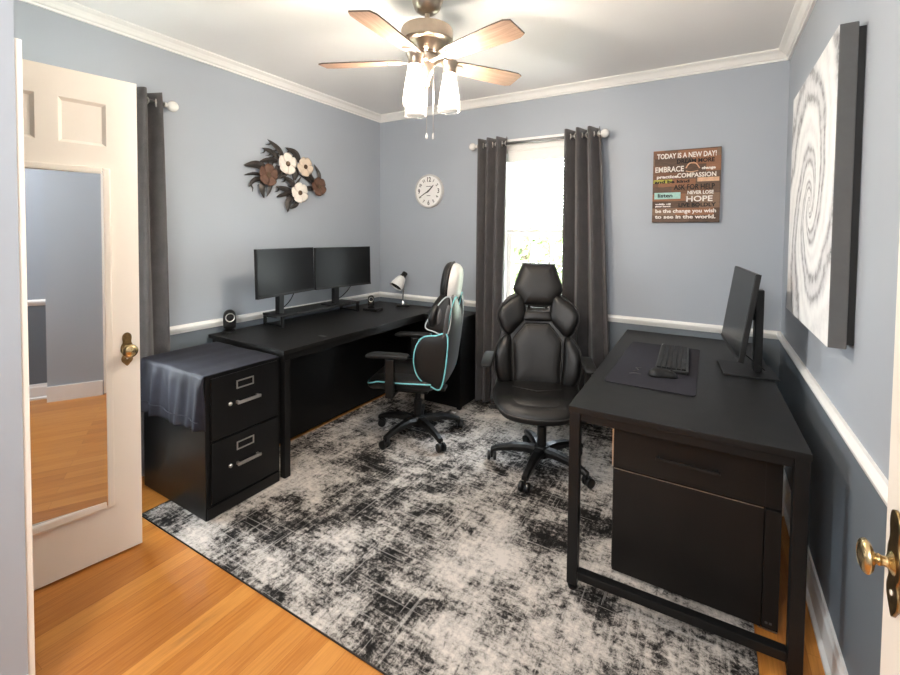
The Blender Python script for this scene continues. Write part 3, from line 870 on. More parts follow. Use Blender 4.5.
def leaf(pts, wid, h, fray=5):
    """curved dark metal leaf with frayed tips; pts = spine in crop pixels from base to tip"""
    sp = [Vector((*P2(*q), 0)) for q in pts]; sp = smooth_line(sp, 6)
    bm = new(); N = len(sp)
    L, Rr = [], []
    for i, p in enumerate(sp):
        d = (sp[min(i+1, N-1)]-sp[max(0, i-1)]).normalized(); nrm = Vector((-d.y, d.x, 0))
        f = i/(N-1); w = wid*math.sin(PI*min(1, .18+f*.82))**.8
        L.append(p+nrm*w); Rr.append(p-nrm*w)
    for i in range(N-1):
        c0 = .012*math.sin(PI*i/(N-1)); c1 = .012*math.sin(PI*(i+1)/(N-1))
        q = [(L[i], h), (L[i+1], h), (sp[i+1], h+c1), (sp[i], h+c0)]; q2 = [(sp[i], h+c0), (sp[i+1], h+c1), (Rr[i+1], h), (Rr[i], h)]
        for qq in (q, q2):
            try: bm.faces.new([bm.verts.new((hh, p.x, p.y)) for p, hh in qq])
            except ValueError: pass
    bmesh.ops.remove_doubles(bm, verts=bm.verts, dist=1e-5)
    # thorns along one edge
    for k in range(fray):
        i = int((.25+.6*k/max(1, fray-1))*(N-1)); p = L[i]; d = (sp[min(i+1, N-1)]-sp[max(0, i-1)]).normalized(); nrm = Vector((-d.y, d.x, 0))
        e = p+(nrm*.7+d*.75)*.045; m_ = p+(nrm*.7+d*.35)*.028
        tube(bm, [(h, p.x, p.y), (h+.004, m_.x, m_.y), (h+.002, e.x, e.y)], .004, 6, radii=[.007, .0045, .001])
    o = obj('leaf', bm, M['leaf_metal'], t)
    md = o.modifiers.new('gauge', 'SOLIDIFY'); md.thickness = .002
    return o
for pts, w, h, fr in (
    ([(330, 200), (290, 140), (215, 82)], .020, .030, 3), ([(300, 215), (245, 170), (180, 150)], .018, .026, 3), ([(290, 235), (225, 235), (160, 250)], .018, .026, 3),
    ([(450, 230), (420, 165), (345, 128)], .026, .030, 3), ([(410, 270), (425, 320), (420, 380)], .030, .022, 0), ([(300, 270), (290, 330), (260, 380)], .030, .020, 0), ([(330, 300), (350, 330), (300, 370)], .020, .022, 0),
    ([(240, 330), (150, 275), (45, 285)], .028, .026, 0), ([(230, 360), (130, 340), (50, 355)], .010, .020, 0), ([(220, 370), (130, 385), (85, 440)], .016, .020, 2), ([(210, 380), (180, 440), (195, 520)], .026, .024, 0), ([(240, 390), (240, 440), (215, 510)], .016, .020, 0),
    ([(470, 300), (540, 360), (520, 350)], .020, .020, 0), ([(580, 400), (540, 330), (540, 260)], .014, .020, 0), ([(600, 400), (600, 320), (560, 235)], .018, .024, 0), ([(560, 400), (520, 360), (480, 330)], .016, .020, 0), ([(570, 440), (520, 440), (505, 480)], .020, .020, 0),
    ([(420, 450), (390, 390), (330, 355)], .022, .024, 2), ([(400, 470), (350, 450), (280, 430)], .022, .022, 2), ([(400, 480), (340, 490), (285, 510)], .014, .020, 1), ([(430, 500), (370, 550), (365, 630)], .030, .026, 0), ([(450, 510), (430, 570), (380, 600)], .018, .022, 0), ([(400, 470), (440, 400), (470, 345)], .010, .018, 0)):
    leaf(pts, w, h, fr)
flower(350, 255, .078, M['petal_cream'], .046, rot=.3)
flower(480, 268, .072, M['petal_blush'], .046, rot=.9)
flower(440, 478, .076, M['petal_cream'], .046, rot=.6)
flower(212, 348, .076, M['petal_rust'], .044, rot=.2)
flower(585, 425, .072, M['petal_rust'], .044, rot=.7)
bm = new()
tube(bm, [(.008, *P2(240, 350)), (.010, *P2(400, 280)), (.010, *P2(580, 420))], .004, 8)
tube(bm, [(.008, *P2(400, 280)), (.010, *P2(440, 470))], .004, 8)
obj('stem', bm, M['leaf_metal'], t)

# ------------------------------------------------------------------ left desk
LX0, LX1, LY0, LY1, LZ = -2.752, -2.022, 1.602, 3.285, .735
t = thing('computer_desk', 'long black desk along the left wall under two monitors', 'desk', (0, 0, 0))
bm = new(); box(bm, LX0, LX1, LY0, LY1, LZ-.022, LZ, .003); obj('desktop', bm, M['black_board'], t)
bm = new()
for y in (LY0+.008, LY1-.048): box(bm, LX0+.03, LX1-.01, y, y+.04, LZ-.060, LZ-.0221, .002)
for x in (LX0+.03, LX1-.045): box(bm, x, x+.035, LY0+.048, LY1-.048, LZ-.060, LZ-.0221, .002)
obj('apron', bm, M['black_metal'], t)
for x in (LX1-.046, LX0+.012):
    for y in (LY0+.008, LY1-.050):
        bm = new(); box(bm, x, x+.04, y, y+.04, RUG if x > -2.3 else .014, LZ-.0605, .003)
        lg = obj('leg', bm, M['black_metal'], t)
bm = new(); box(bm, -2.384, -2.376, LY0+.06, LY1-.06, .02, LZ-.062); obj('back_or_shade_panel', bm, M['black_metal'], t)  # black sheet put in for the deep shade under this desk
bm = new(); box(bm, LX0+.06, LX1-.05, LY1-.034, LY1-.028, .03, LZ-.062); obj('side_panel', bm, M['black_metal'], t)
bm = new(); box(bm, -2.135, -2.075, 1.945, 1.975, LZ+.0002, LZ+.004, .001); obj('grommet_cover', bm, M['shell_grey'], t)

# corner unit closing the end of the left desk
UX0, UX1, UY0, UY1 = -2.016, -1.660, 2.965, 3.284
t = thing('corner_table', 'narrow black corner table between the left desk end and the curtain', 'table', (0, 0, 0))
bm = new(); box(bm, UX0, UX1, UY0, UY1, LZ-.022, LZ, .003); obj('tabletop', bm, M['black_board'], t)
bm = new(); box(bm, UX0+.01, UX1-.03, UY0+.006, UY0+.020, .02, LZ-.0225, .001); obj('front_panel', bm, M['black_metal'], t)
bm = new(); box(bm, UX1-.018, UX1-.006, UY0+.036, UY1-.036, .02, LZ-.0225, .001); obj('side_panel', bm, M['black_metal'], t)
for x, y in ((UX1-.034, UY0+.002), (UX1-.034, UY1-.034), (UX0+.004, UY1-.034)):
    bm = new(); box(bm, x, x+.03, y, y+.032, RUG+.001, LZ-.0225, .002); obj('leg', bm, M['black_metal'], t)

# riser shelf
t = thing('monitor_riser', 'low black riser shelf standing on the left desk', 'shelf', (0, 0, LZ))
bm = new(); box(bm, -2.735, -2.525, 1.985, 2.760, .070, .085, .002); obj('shelf', bm, M['black_board'], t)
for y in (1.988, 2.740):
    for x in (-2.733, -2.546):
        bm = new(); box(bm, x, x+.018, y, y+.018, 0, .070, .002); obj('leg', bm, M['black_metal'], t)
bm = new()
for y in (1.988, 2.740): box(bm, -2.714, -2.547, y+.003, y+.015, .004, .014, .001)
obj('foot_bar', bm, M['black_metal'], t)

def monitor(label, ctr, width, height, yaw, tilt, base, post_top, base_size, group=None, cable=True, fwd=.55):
    """screen centre ctr; yaw = heading of the screen normal; base = point where the stand rests"""
    t = thing('monitor', label, 'monitor', base, 0, group)
    T = Matrix.Translation(Vector(ctr)-Vector(base)) @ Matrix.Rotation(yaw, 4, 'Z') @ Matrix.Rotation(-tilt, 4, 'Y')
    # local: +x out of the screen, y along width
    bm = new(); box(bm, -.022, 0, -width/2, width/2, -height/2, height/2, .003, mat=T)
    box(bm, -.045, -.0225, -width*.28, width*.28, -height*.30, height*.26, .010, mat=T)
    o = obj('housing', bm, M['plastic'], t)
    bm = new(); box(bm, .0002, .0012, -width/2+.006, width/2-.006, -height/2+.016, height/2-.006, mat=T); obj('screen', bm, M['screen'], t)
    bm = new(); box(bm, -.0005, .0018, -width/2, width/2, -height/2, -height/2+.0155, .0006, mat=T); obj('chin', bm, M['plastic_matte'], t)
    bx, by = base_size
    yw = yaw
    Bm = Matrix.Rotation(yw, 4, 'Z')
    bm = new(); box(bm, -bx*(1-fwd), bx*fwd, -by/2, by/2, 0, .009, .003, mat=Bm); obj('stand_base', bm, M['plastic_matte'], t)
    bm = new(); box(bm, -.020, .016, -.024, .024, .008, post_top, .004, mat=Bm); st = obj('stand_post', bm, M['plastic'], t)
    bc = (T @ Vector((-.044, 0, -.02)))
    bm = new(); p0 = Bm @ Vector((.012, 0, post_top-.05)); p0.z = min(post_top-.02, bc.z)
    tube(bm, [p0, bc], .018, 12); obj('tilt_hinge', bm, M['plastic'], st)
    if cable:
        bm = new(); s0 = T @ Vector((-.03, .10, -height/2+.02)); s1 = Bm @ Vector((-.03, .03, .02))
        tube(bm, smooth_line([s0, (s0+s1)/2+Vector((0, .02, -.005)), s1], 6), .0035, 8); obj('cable', bm, M['plastic'], t)
    return t
import math as _m
def mon_from(a, b, zc, hgt, lab, base, post_top, bsz, grp):
    a = Vector(a); b = Vector(b); c = (a+b)/2; d = (b-a); w = d.length
    yaw = math.atan2(-d.x, d.y)     # normal = (dy, -dx)
    return monitor(lab, (c.x, c.y, zc), w, hgt, yaw, R(2), base, post_top, bsz, grp)
mon_from((-2.415, 1.715), (-2.498, 2.243), 1.130, .314, 'left one of the twin black monitors above the desk riser', (-2.560, 1.995, LZ+.0852), .33, (.12, .20), None)
mon_from((-2.502, 2.262), (-2.440, 2.796), 1.126, .314, 'right one of the twin black monitors above the desk riser, nearer the lamp', (-2.590, 2.548, LZ+.0852), .33, (.12, .20), None)

def speaker(label, loc, rz, s=1.0):
    t = thing('desk_speaker', label, 'speaker', loc, rz)
    bm = new()
    out = smooth_loop([(-.036, .04), (-.034, .10), (-.022, .128), (0, .136), (.022, .128), (.034, .10), (.036, .04), (.030, .022), (0, .018), (-.030, .022)], 4)
    pad(bm, [(u*s, v*s) for u, v in out], .030*s, .045*s, lambda u, v, h: (u, -h, v), q=8); obj('cabinet', bm, M['plastic'], t)
    bm = new(); T = Matrix.Translation((0, -.0295*s, .092*s)) @ Matrix.Rotation(PI/2, 4, 'X')
    lathe(bm, [(r*s, z*s) for r, z in ((.019, 0), (.026, .001), (.027, .004), (.025, .006), (.021, .004))], n=28, mat=T, cap=False); obj('driver_ring', bm, M['nickel'], t)
    bm = new(); lathe(bm, [(r*s, z*s) for r, z in ((.021, .002), (.016, -.002), (.011, .001), (.008, .004), (0, .005))], n=24, mat=T); obj('driver_cone', bm, M['plastic_matte'], t)
    bm = new(); lathe(bm, [(r*s, z*s) for r, z in ((.040, 0), (.040, .006), (.030, .012), (.018, .020), (0, .030))], n=28); obj('speaker_foot', bm, M['plastic'], t)
    return t
speaker('small black speaker at the near end of the left desk, left of the monitors', (-2.712, 1.722, LZ), R(62), 1.08)
# small black box with the other speaker
t = thing('storage_box', 'flat black box on the left desk between the riser and the lamp', 'box', (-2.470, 2.850, LZ), R(8))
bm = new(); box(bm, -.055, .075, -.055, .055, 0, .022, .004); obj('case', bm, M['plastic'], t)
bm = new(); box(bm, .0755, .0765, -.03, .03, .008, .013); obj('indicator', bm, M['shell_grey'], t)
speaker('small black speaker standing on the flat black box beside the desk lamp', (-2.488, 2.862, LZ+.0222), R(40), .78)

# desk lamp
LB = (-2.378, 3.165, LZ)
t = thing('desk_lamp', 'small desk lamp with white cone shade at the far desk corner', 'lamp', LB)
bm = new(); lathe(bm, [(.062, 0), (.062, .010), (.056, .016), (.02, .020), (.012, .030)], n=36); obj('base', bm, M['plastic'], t)
bm = new(); lathe(bm, [(.022, .0165), (.020, .022), (.013, .030), (.011, .05), (.008, .055)], n=24); obj('collar', bm, M['chrome'], t)
bm = new(); tube(bm, smooth_line([(0, 0, .05), (.004, 0, .14), (.012, .004, .22), (.004, .003, .275)], 6), .0065, 12); obj('stem', bm, M['chrome'], t)
ST = Matrix.Translation((-.022, -.015, .232)) @ Matrix.Rotation(R(13), 4, 'Y') @ Matrix.Rotation(R(-40), 4, 'X')
bm = new(); lathe(bm, [(.060, -.070), (.058, -.050), (.048, .0), (.038, .030), (.026, .042), (.022, .044)], n=32, mat=ST, cap=False)
sh = obj('lamp_shade', bm, M['white_plastic'], t); md = sh.modifiers.new('gauge', 'SOLIDIFY'); md.thickness = .002; md.offset = -1
bm = new(); lathe(bm, [(.054, -.060), (.044, .0), (.034, .028), (.02, .038)], n=28, mat=ST, cap=False); obj('shade_lining', bm, M['plastic'], t)
bm = new(); lathe(bm, [(.028, .038), (.028, .052), (.025, .056), (.025, .088), (.021, .092), (0, .093)], n=24, mat=ST); obj('shade_cap', bm, M['black_metal'], t)

# ------------------------------------------------------------------ file cabinet with cloth
CX0, CX1, CY0, CY1, CZ = -2.63, -2.040, 1.170, 1.586, .706
t = thing('file_cabinet', 'black two-drawer steel file cabinet between the mirrored door and the left desk', 'cabinet', (0, 0, 0))
bm = new()
z0 = RUG
box(bm, CX0, CX1-.002, CY0, CY1, z0, CZ, .003)
obj('body', bm, M['cabinet_black'], t)
def drawer(za, zb):
    bm = new(); box(bm, CX1-.0015, CX1+.010, CY0+.024, CY1-.020, za, zb, .003); d = obj('drawer', bm, M['cabinet_black'], t)
    yc = (CY0+.024+CY1-.020)/2
    zh = za+(zb-za)*.76 if False else None
    zt = zb-.062
    bm = new(); w, h, e = .048, .021, .006; X = CX1+.0102; yl = yc-.010
    for (a, b, c, dd_) in ((yl-w, yl+w, zt+h-e, zt+h), (yl-w, yl+w, zt-h, zt-h+e), (yl-w, yl-w+e, zt-h+e, zt+h-e), (yl+w-e, yl+w, zt-h+e, zt+h-e)):
        box(bm, X, X+.004, a, b, c, dd_)
    obj('label_holder', bm, M['nickel'], d)
    zp = zb-.148
    bm = new()
    box(bm, X+.018, X+.028, yc-.066, yc+.066, zp-.008, zp+.008, .004)
    for y in (yc-.062, yc+.050): box(bm, X, X+.022, y, y+.012, zp-.007, zp+.007, .002)
    obj('handle', bm, M['nickel'], d)
    bm = new(); lathe(bm, [(.0095, 0), (.0095, .006), (.006, .010), (0, .0105)], n=18, mat=Matrix.Translation((X, yc-.092, zp)) @ Matrix.Rotation(PI/2, 4, 'Y'))
    obj('thumb_latch', bm, M['nickel'], d)
drawer(.388, .690); drawer(.078, .378)
bm = new(); box(bm, CX1-.0015, CX1+.008, CY0+.006, CY1-.006, z0+.004, .068, .003); obj('plinth', bm, M['cabinet_black'], t)

# navy cloth draped over the cabinet
bm = new(); NU, NV = 46, 60
x0, x1 = CX0+.004, CX1+.006
topL = CY1-CY0+.002; hang = .268; G = []
for j in range(NV+1):
    s = (topL+hang)*j/NV        # from the far edge of the top over the near edge and down
    row = []
    for i in range(NU+1):
        f = i/NU; x = x0+(x1-x0)*f-.004
        if s < topL-.006:
            y = CY1-.004-s; z = CZ+.0035+.0012*math.sin(11*f+7*s)+.0008*math.sin(31*f)
        else:
            k = s-(topL-.006); kk = min(1, k/.05)
            fold = (.010*math.sin(f*24+2*math.sin(5*f))+.004*math.sin(f*47+3*k/hang))*kk+.012*math.sin(f*9+1)*kk*(k/hang)
            a = min(k/.012, PI/2)
            y = CY0+.002-.010*math.sin(a)-abs(.006*kk)-fold*(.5+k/hang)
            y = min(y, CY0-.0045 if k > .012 else 9)
            z = CZ+.0035-.010*(1-math.cos(a))-max(0, k-.012)*(1+.04*math.sin(5*f))
            x += -.010*(k/hang)*math.sin(6*f)
        row.append(bm.verts.new((x, y, z)))
    G.append(row)
for j in range(NV):
    for i in range(NU):
        f_ = bm.faces.new((G[j][i], G[j][i+1], G[j+1][i+1], G[j+1][i])); f_.smooth = True
t = thing('draped_cloth', 'navy blue velvet cloth draped over the file cabinet top', 'cloth', (0, 0, 0))
o = obj('cloth_sheet', bm, M['cloth'], t); md = o.modifiers.new('cloth thickness', 'SOLIDIFY'); md.thickness = .0025; md.offset = 1
bm = new()
jh = NV-9
hp = [v for v in ([Vector((x0+(x1-x0)*i/NU-.004, 0, 0)) for i in range(NU+1)])]
zhem = CZ-hang+.055
tube(bm, [(x0+(x1-x0)*i/NU-.002, CY0-.026-.010*math.sin(i/NU*24+2*math.sin(5*i/NU)), zhem) for i in range(1, NU)], .0022, 6)
obj('hem_seam', bm, M['cloth'], t)

# ------------------------------------------------------------------ gaming chairs
def chair(name, label, loc, rz, base0, style, base_at, arm_f=0.0):
    t = thing(name, label, 'chair', loc, rz)
    lt, lb = M['leather'], M['leather_b']
    pipe = M['cyan'] if style == 'cyan' else M['stitch']
    # five-star base, at its own spot under the seat mechanism
    bo = Matrix.Rotation(-rz, 4, 'Z') @ (Vector((base_at[0], base_at[1], 0))-Vector((loc[0], loc[1], 0)))
    B0 = Matrix.Translation(bo)
    bm = new(); lathe(bm, [(.045, .062), (.050, .070), (.050, .115), (.040, .128), (.03, .130)], n=28, mat=B0); obj('base_hub', bm, M['plastic'], t)
    for k in range(5):
        a = base0+2*PI*k/5-rz; T = B0 @ Matrix.Rotation(a, 4, 'Z')
        bm = new(); pts = []
        prof = [(.035, .098, .030, .024), (.10, .108, .028, .020), (.18, .104, .024, .017), (.26, .088, .020, .014), (.305, .072, .018, .012)]
        tt = bmesh.new(); rings = []
        for (x, z, hw, hh) in prof:
            rings.append([tt.verts.new((x, y*hw, z+q*hh)) for y, q in ((-1, -1), (1, -1), (1, .3), (.6, 1), (-.6, 1), (-1, .3))])
        for A, B in zip(rings, rings[1:]):
            for i in range(6): f = tt.faces.new((A[i], A[(i+1) % 6], B[(i+1) % 6], B[i])); f.smooth = False
        tt.faces.new(rings[0]); tt.faces.new(rings[-1][::-1]); bmesh.ops.recalc_face_normals(tt, faces=tt.faces)
        merge(bm, tt, T)
        obj('base_leg', bm, M['plastic'], t)
        bm = new(); X = .298
        cw = T @ Matrix.Translation((X, 0, 0)) @ Matrix.Rotation(1.2*k, 4, 'Z')
        for yy in (-.018, .018):
            lathe(bm, [(.018, -.010), (.027, -.008), (.0285, 0), (.027, .008), (.018, .010)], n=22, mat=cw @ Matrix.Translation((.012, yy, .0285)) @ Matrix.Rotation(PI/2, 4, 'X'))
        box(bm, -.010, .020, -.0065, .0065, .022, .052, .003, mat=cw)
        tube(bm, [(0, 0, .045), (0, 0, .066)], .008, 10, mat=cw)
        obj('caster', bm, M['plastic'], t)
    bm = new(); lathe(bm, [(.027, .12), (.027, .24), (.019, .241), (.019, .33)], n=24, mat=B0); obj('gas_column', bm, M['plastic'], t)
    bm = new(); box(bm, -.085, .085, -.10, .13, .305, .345, .008); box(bm, -.05, .05, .10, .24, .318, .338, .004); obj('seat_mechanism', bm, M['plastic'], t)
    bm = new(); tube(bm, [(-.08, 0, .325), (-.20, -.01, .322), (-.25, -.01, .318)], .006, 8); box(bm, -.29, -.235, -.025, .005, .312, .324, .004); obj('height_lever', bm, M['plastic'], t)
    # seat (front = -y)
    so = smooth_loop([(-.235, .20), (-.258, .08), (-.262, -.06), (-.240, -.18), (-.17, -.262), (0, -.285), (.17, -.262), (.240, -.18), (.262, -.06), (.258, .08), (.235, .20), (0, .225)], 6)
    sz = lambda x, y: .400+.03*max(0, y)+.022*(abs(x)/.26)**3-.03*max(0, (-y-.17))/.1
    bm = new(); pad(bm, so, .052, .062, lambda u, v, h: (u, v, sz(u, v)-.0+h), q=5); obj('seat', bm, lt, t)
    ins = smooth_loop([(-.155, .17), (-.165, .02), (-.160, -.14), (-.12, -.215), (0, -.232), (.12, -.215), (.160, -.14), (.165, .02), (.155, .17), (0, .18)], 6)
    bm = new(); pad(bm, ins, .020, .004, lambda u, v, h: (u, v, sz(u, v)+.043+h-.010*(abs(u)/.16)**2), q=5); obj('seat_cushion', bm, lb, t)
    bm = new()
    sc = [(u*.995, v*.995, sz(u, v)+.006) for u, v in so]
    tube(bm, sc, .0048 if style == 'cyan' else .0035, 8, closed=True); obj('seat_piping', bm, pipe, t)
    if style != 'cyan':
        bm = new(); tube(bm, [(-.15, -.02, sz(.15, 0)+.058), (0, -.085, sz(0, 0)+.0652), (.15, -.02, sz(.15, 0)+.058)], .0018, 6); obj('seat_seam', bm, pipe, t)
    else:
        bm = new(); box(bm, -.242, -.215, -.215, -.2115, .352, .366, mat=Matrix.Translation((0, 0, 0))); obj('sewn_tag', bm, M['white_leather'], t)
    # back rest
    yb = (lambda z: .205+.125*(z-.42)) if style == 'cyan' else (lambda z: .150+.24*(z-.42))
    wrap = lambda x: .55*x*x
    bf = lambda off, wr=1.0: (lambda u, v, h: (u, yb(v)-off-wr*wrap(u)-h*.98, v+h*.22))
    shell = smooth_loop([(0, .375), (.15, .385), (.215, .42), (.245, .52), (.250, .62), (.222, .70), (.205, .745), (.232, .80), (.246, .855), (.225, .92), (.155, .975), (.095, .975), (.075, .915), (0, .905),
                         (-.075, .915), (-.095, .975), (-.155, .975), (-.225, .92), (-.246, .855), (-.232, .80), (-.205, .745), (-.222, .70), (-.250, .62), (-.245, .52), (-.215, .42), (-.15, .385)], 5)
    bm = new(); pad(bm, shell, .030, .040, bf(0), c=(0, .70), q=7, mi=0, mib=1)
    obj('backrest', bm, [lt, M['shell_grey'] if style == 'cyan' else lt], t)
    cov = smooth_loop([(0, .39), (.19, .40), (.243, .50), (.252, .64), (.246, .76), (.250, .86), (.226, .935), (.165, .985), (.09, .985), (.07, .925), (0, .912),
                       (-.07, .925), (-.09, .985), (-.165, .985), (-.226, .935), (-.250, .86), (-.246, .76), (-.252, .64), (-.243, .50), (-.19, .40)], 5)
    bm = new(); pad(bm, cov, .012, .060, bf(-.030, .35), c=(0, .68), q=3.2); obj('back_cover', bm, M['shell_grey'] if style == 'cyan' else lt, t)
    if style == 'cyan':
        bm = new(); tube(bm, [bf(-.052, .35)(u*.93, .68+(v-.68)*.95, 0) for u, v in cov], .0045, 7, closed=True); obj('cover_piping', bm, pipe, t)
    panel = smooth_loop([(-.148, .43), (-.150, .52), (-.158, .62), (-.158, .70), (-.140, .735), (-.085, .800), (-.06, .812), (.06, .812), (.085, .800), (.140, .735), (.158, .70), (.158, .62), (.150, .52), (.148, .43), (.08, .415), (-.08, .415)], 4)
    bm = new(); pad(bm, panel, .040, .01, bf(.030, .55), c=(0, .60), q=7); obj('back_cushion', bm, lb, t)
    bm = new(); tube(bm, [bf(.052, .55)(u*.965, .60+(v-.60)*.97, 0) for u, v in panel], .0030, 6, closed=True); obj('cushion_piping', bm, pipe if style != 'cyan' else M['stitch'], t)
    for s in (-1, 1):
        low = smooth_loop([(s*.158, .44), (s*.205, .435), (s*.238, .50), (s*.248, .60), (s*.226, .685), (s*.180, .735), (s*.165, .70), (s*.165, .58)], 5)
        if style != 'cyan': low = smooth_loop([(s*.152, .43), (s*.215, .425), (s*.258, .49), (s*.272, .59), (s*.255, .668), (s*.205, .732), (s*.168, .715), (s*.162, .58)], 5)
        bm = new(); pad(bm, low, .062, .030, bf(.022, .95), q=4); obj('side_bolster', bm, lt, t)
        bm = new(); tube(bm, [bf(.026, .95)(u, v, 0) for u, v in smooth_loop([(s*.150, .425), (s*.218, .418), (s*.265, .49), (s*.279, .59), (s*.261, .672), (s*.206, .739), (s*.165, .715), (s*.158, .58)], 5)], .0045 if style == 'cyan' else .0028, 7, closed=True); obj('bolster_piping', bm, pipe, t) if style != 'cyan' else bm.free()
        up = smooth_loop([(s*.078, .835), (s*.130, .775), (s*.172, .735), (s*.212, .748), (s*.244, .805), (s*.258, .858), (s*.234, .918), (s*.160, .972), (s*.100, .990), (s*.078, .905)], 5)
        bm = new(); pad(bm, up, .046, .020, bf(.020, 1.15), q=5); obj('shoulder_wing', bm, lt, t)
        bm = new(); tube(bm, [bf(.022, 1.15)(u, v, 0) for u, v in smooth_loop([(s*.085, .832), (s*.135, .771), (s*.172, .732), (s*.216, .742), (s*.250, .803), (s*.265, .858), (s*.240, .923), (s*.163, .978), (s*.098, .996), (s*.079, .905)], 5)], .0045 if style == 'cyan' else .0028, 7, closed=True); obj('wing_piping', bm, pipe, t) if style != 'cyan' else bm.free()
        # deep side panels of the back
        for nm, pts, col in () if style != 'cyan' else (('side_panel', [(.055, .425), (-.02, .42), (-.10, .465), (-.145, .55), (-.150, .65), (-.115, .725), (-.03, .742), (.05, .735)], pipe),
                             ('upper_side_panel', [(.045, .762), (-.06, .772), (-.105, .795), (-.085, .86), (-.045, .93), (.0, .985), (.035, .96)], M['white_pipe'])):
            lp = smooth_loop(pts, 5); xo = .238 if nm == 'side_panel' else .232
            fs = lambda u, v, h: (s*(xo+h-.035*max(0, (v-.60)/.4)**2), yb(v)+u, v)
            bm = new(); pad(bm, lp, .016, .030, fs, q=6); sp_ = obj(nm, bm, lt, t)
            bm = new(); tube(bm, [fs(u, v, .003) for u, v in lp], .0055 if style == 'cyan' else .003, 7, closed=True); obj('panel_piping', bm, col, sp_)
        bm = new(); tube(bm, [(s*.055, yb(.88)-.01, .88), (s*.055, yb(.96)-.012, .96)], .008, 8); obj('headrest_post', bm, M['plastic'], t)
    nk = smooth_loop([(-.105, .835), (-.09, .875), (-.06, .885), (.06, .885), (.09, .875), (.105, .835), (.07, .822), (-.07, .822)], 4)
    bm = new(); pad(bm, nk, .034, .01, bf(.030, .6), q=5); obj('neck_pad', bm, lb, t)
    # head rest
    hd = smooth_loop([(-.085, 1.192), (-.108, 1.178), (-.142, 1.09), (-.160, 1.035), (-.150, 1.00), (-.100, .932), (-.078, .921), (.078, .921), (.100, .932), (.150, 1.00), (.160, 1.035), (.142, 1.09), (.108, 1.178), (.085, 1.192)], 4)
    if style == 'cyan':
        hd = smooth_loop([(0, 1.198), (.07, 1.190), (.118, 1.145), (.138, 1.065), (.128, .985), (.090, .932), (0, .920), (-.090, .932), (-.128, .985), (-.138, 1.065), (-.118, 1.145), (-.07, 1.190)], 4)
    bm = new(); pad(bm, hd, .052, .020, bf(.020, .5), q=5, c=(0, 1.06)); h_ = obj('headrest', bm, lb, t)
    bm = new(); tube(bm, [bf(.020, .5)(u*1.005, 1.06+(v-1.06)*1.005, 0) for u, v in hd], .004 if style == 'cyan' else .0026, 7, closed=True); obj('headrest_piping', bm, pipe if style != 'cyan' else M['stitch'], h_)
    hb_ = [(u*.93, 1.06+(v-1.06)*.95) for u, v in hd]
    bm = new(); pad(bm, hb_, .010, .062, bf(.006, .5), q=5, c=(0, 1.06)); o = obj('headrest_back', bm, M['white_leather'] if style == 'cyan' else lt, t)
    if style == 'cyan': o['label'] = 'glossy white back of the headrest'
    # arm rests
    for s in (-1, 1):
        bm = new(); box(bm, s*.30-.018, s*.30+.018, -.005-arm_f, .055-arm_f, .375, .595, .008)
        box(bm, min(s*.12, s*.318), max(s*.12, s*.318), -arm_f, .05-arm_f, .345, .365, .005); box(bm, s*.30-.018, s*.30+.018, -arm_f, .05-arm_f, .345, .40, .006)
        ar = obj('armrest_post', bm, M['plastic'], t)
        ap = smooth_loop([(-.034, -.13), (-.036, 0), (-.034, .11), (-.020, .13), (.020, .13), (.034, .11), (.036, 0), (.034, -.13), (.018, -.155), (-.018, -.155)], 4)
        bm = new(); pad(bm, ap, .018, .016, lambda u, v, h: (s*.30+u, v+.02-arm_f, .615+h-.25*max(0, -v-.06)**1.5), q=6); obj('armrest_pad', bm, M['plastic_matte'], ar)
    return t
chair('gaming_chair', 'all black leather gaming chair turned towards the room, at the right desk', (-.893, 2.550, RUG), R(20), R(-88), 'black', (-.845, 2.515))
chair('gaming_chair', 'black gaming chair with cyan piping and white headrest back at the left desk', (-1.768, 2.470, RUG), R(-70), R(-26.5), 'cyan', (-1.723, 2.475), .09)

# ------------------------------------------------------------------ right desk
DX0, DX1, DY0, DY1, DZ = -.460, .283, 1.684, 3.275, .735
t = thing('computer_desk', 'black desk along the right wall with a metal frame and one monitor', 'desk', (0, 0, 0))
th = R(1.2); t.rotation_euler.z = th
t.location = (DX0-(DX0*math.cos(th)-DY0*math.sin(th)), DY0-(DX0*math.sin(th)+DY0*math.cos(th)), 0)
bm = new(); box(bm, DX0, DX1, DY0, DY1, DZ-.024, DZ, .002); obj('desktop', bm, M['black_board'], t)
bm = new()
for y in (DY0+.008, DY1-.040): box(bm, DX0+.0435, DX1-.0435, y, y+.032, DZ-.056, DZ-.0241, .002)
for x in (DX0+.006, DX1-.038): box(bm, x, x+.032, DY0+.0435, DY1-.0435, DZ-.056, DZ-.0241, .002)
obj('top_rail', bm, M['black_metal'], t)
for x, zb in ((DX0+.003, RUG), (DX1-.043, 0.0)):
    for y in (DY0+.003, DY1-.043):
        bm = new(); box(bm, x, x+.040, y, y+.040, zb+.022, DZ-.0241, .003); lg = obj('leg', bm, M['black_metal'], t)
        bm = new(); lathe(bm, [(.018, zb), (.019, zb+.008), (.008, zb+.012), (.008, zb+.024)], x+.02, y+.02, 0, n=18); obj('levelling_foot', bm, M['plastic'], lg)
for y in (DY0+.005, DY1-.041):
    bm = new(); box(bm, DX0+.0435, DX1-.0435, y, y+.036, .052, .084, .003); obj('floor_bar', bm, M['black_metal'], t)
bm = new(); box(bm, DX0+.055, DX1-.055, DY1-.030, DY1-.024, .30, DZ-.06); obj('back_or_shade_panel', bm, M['black_metal'], t)

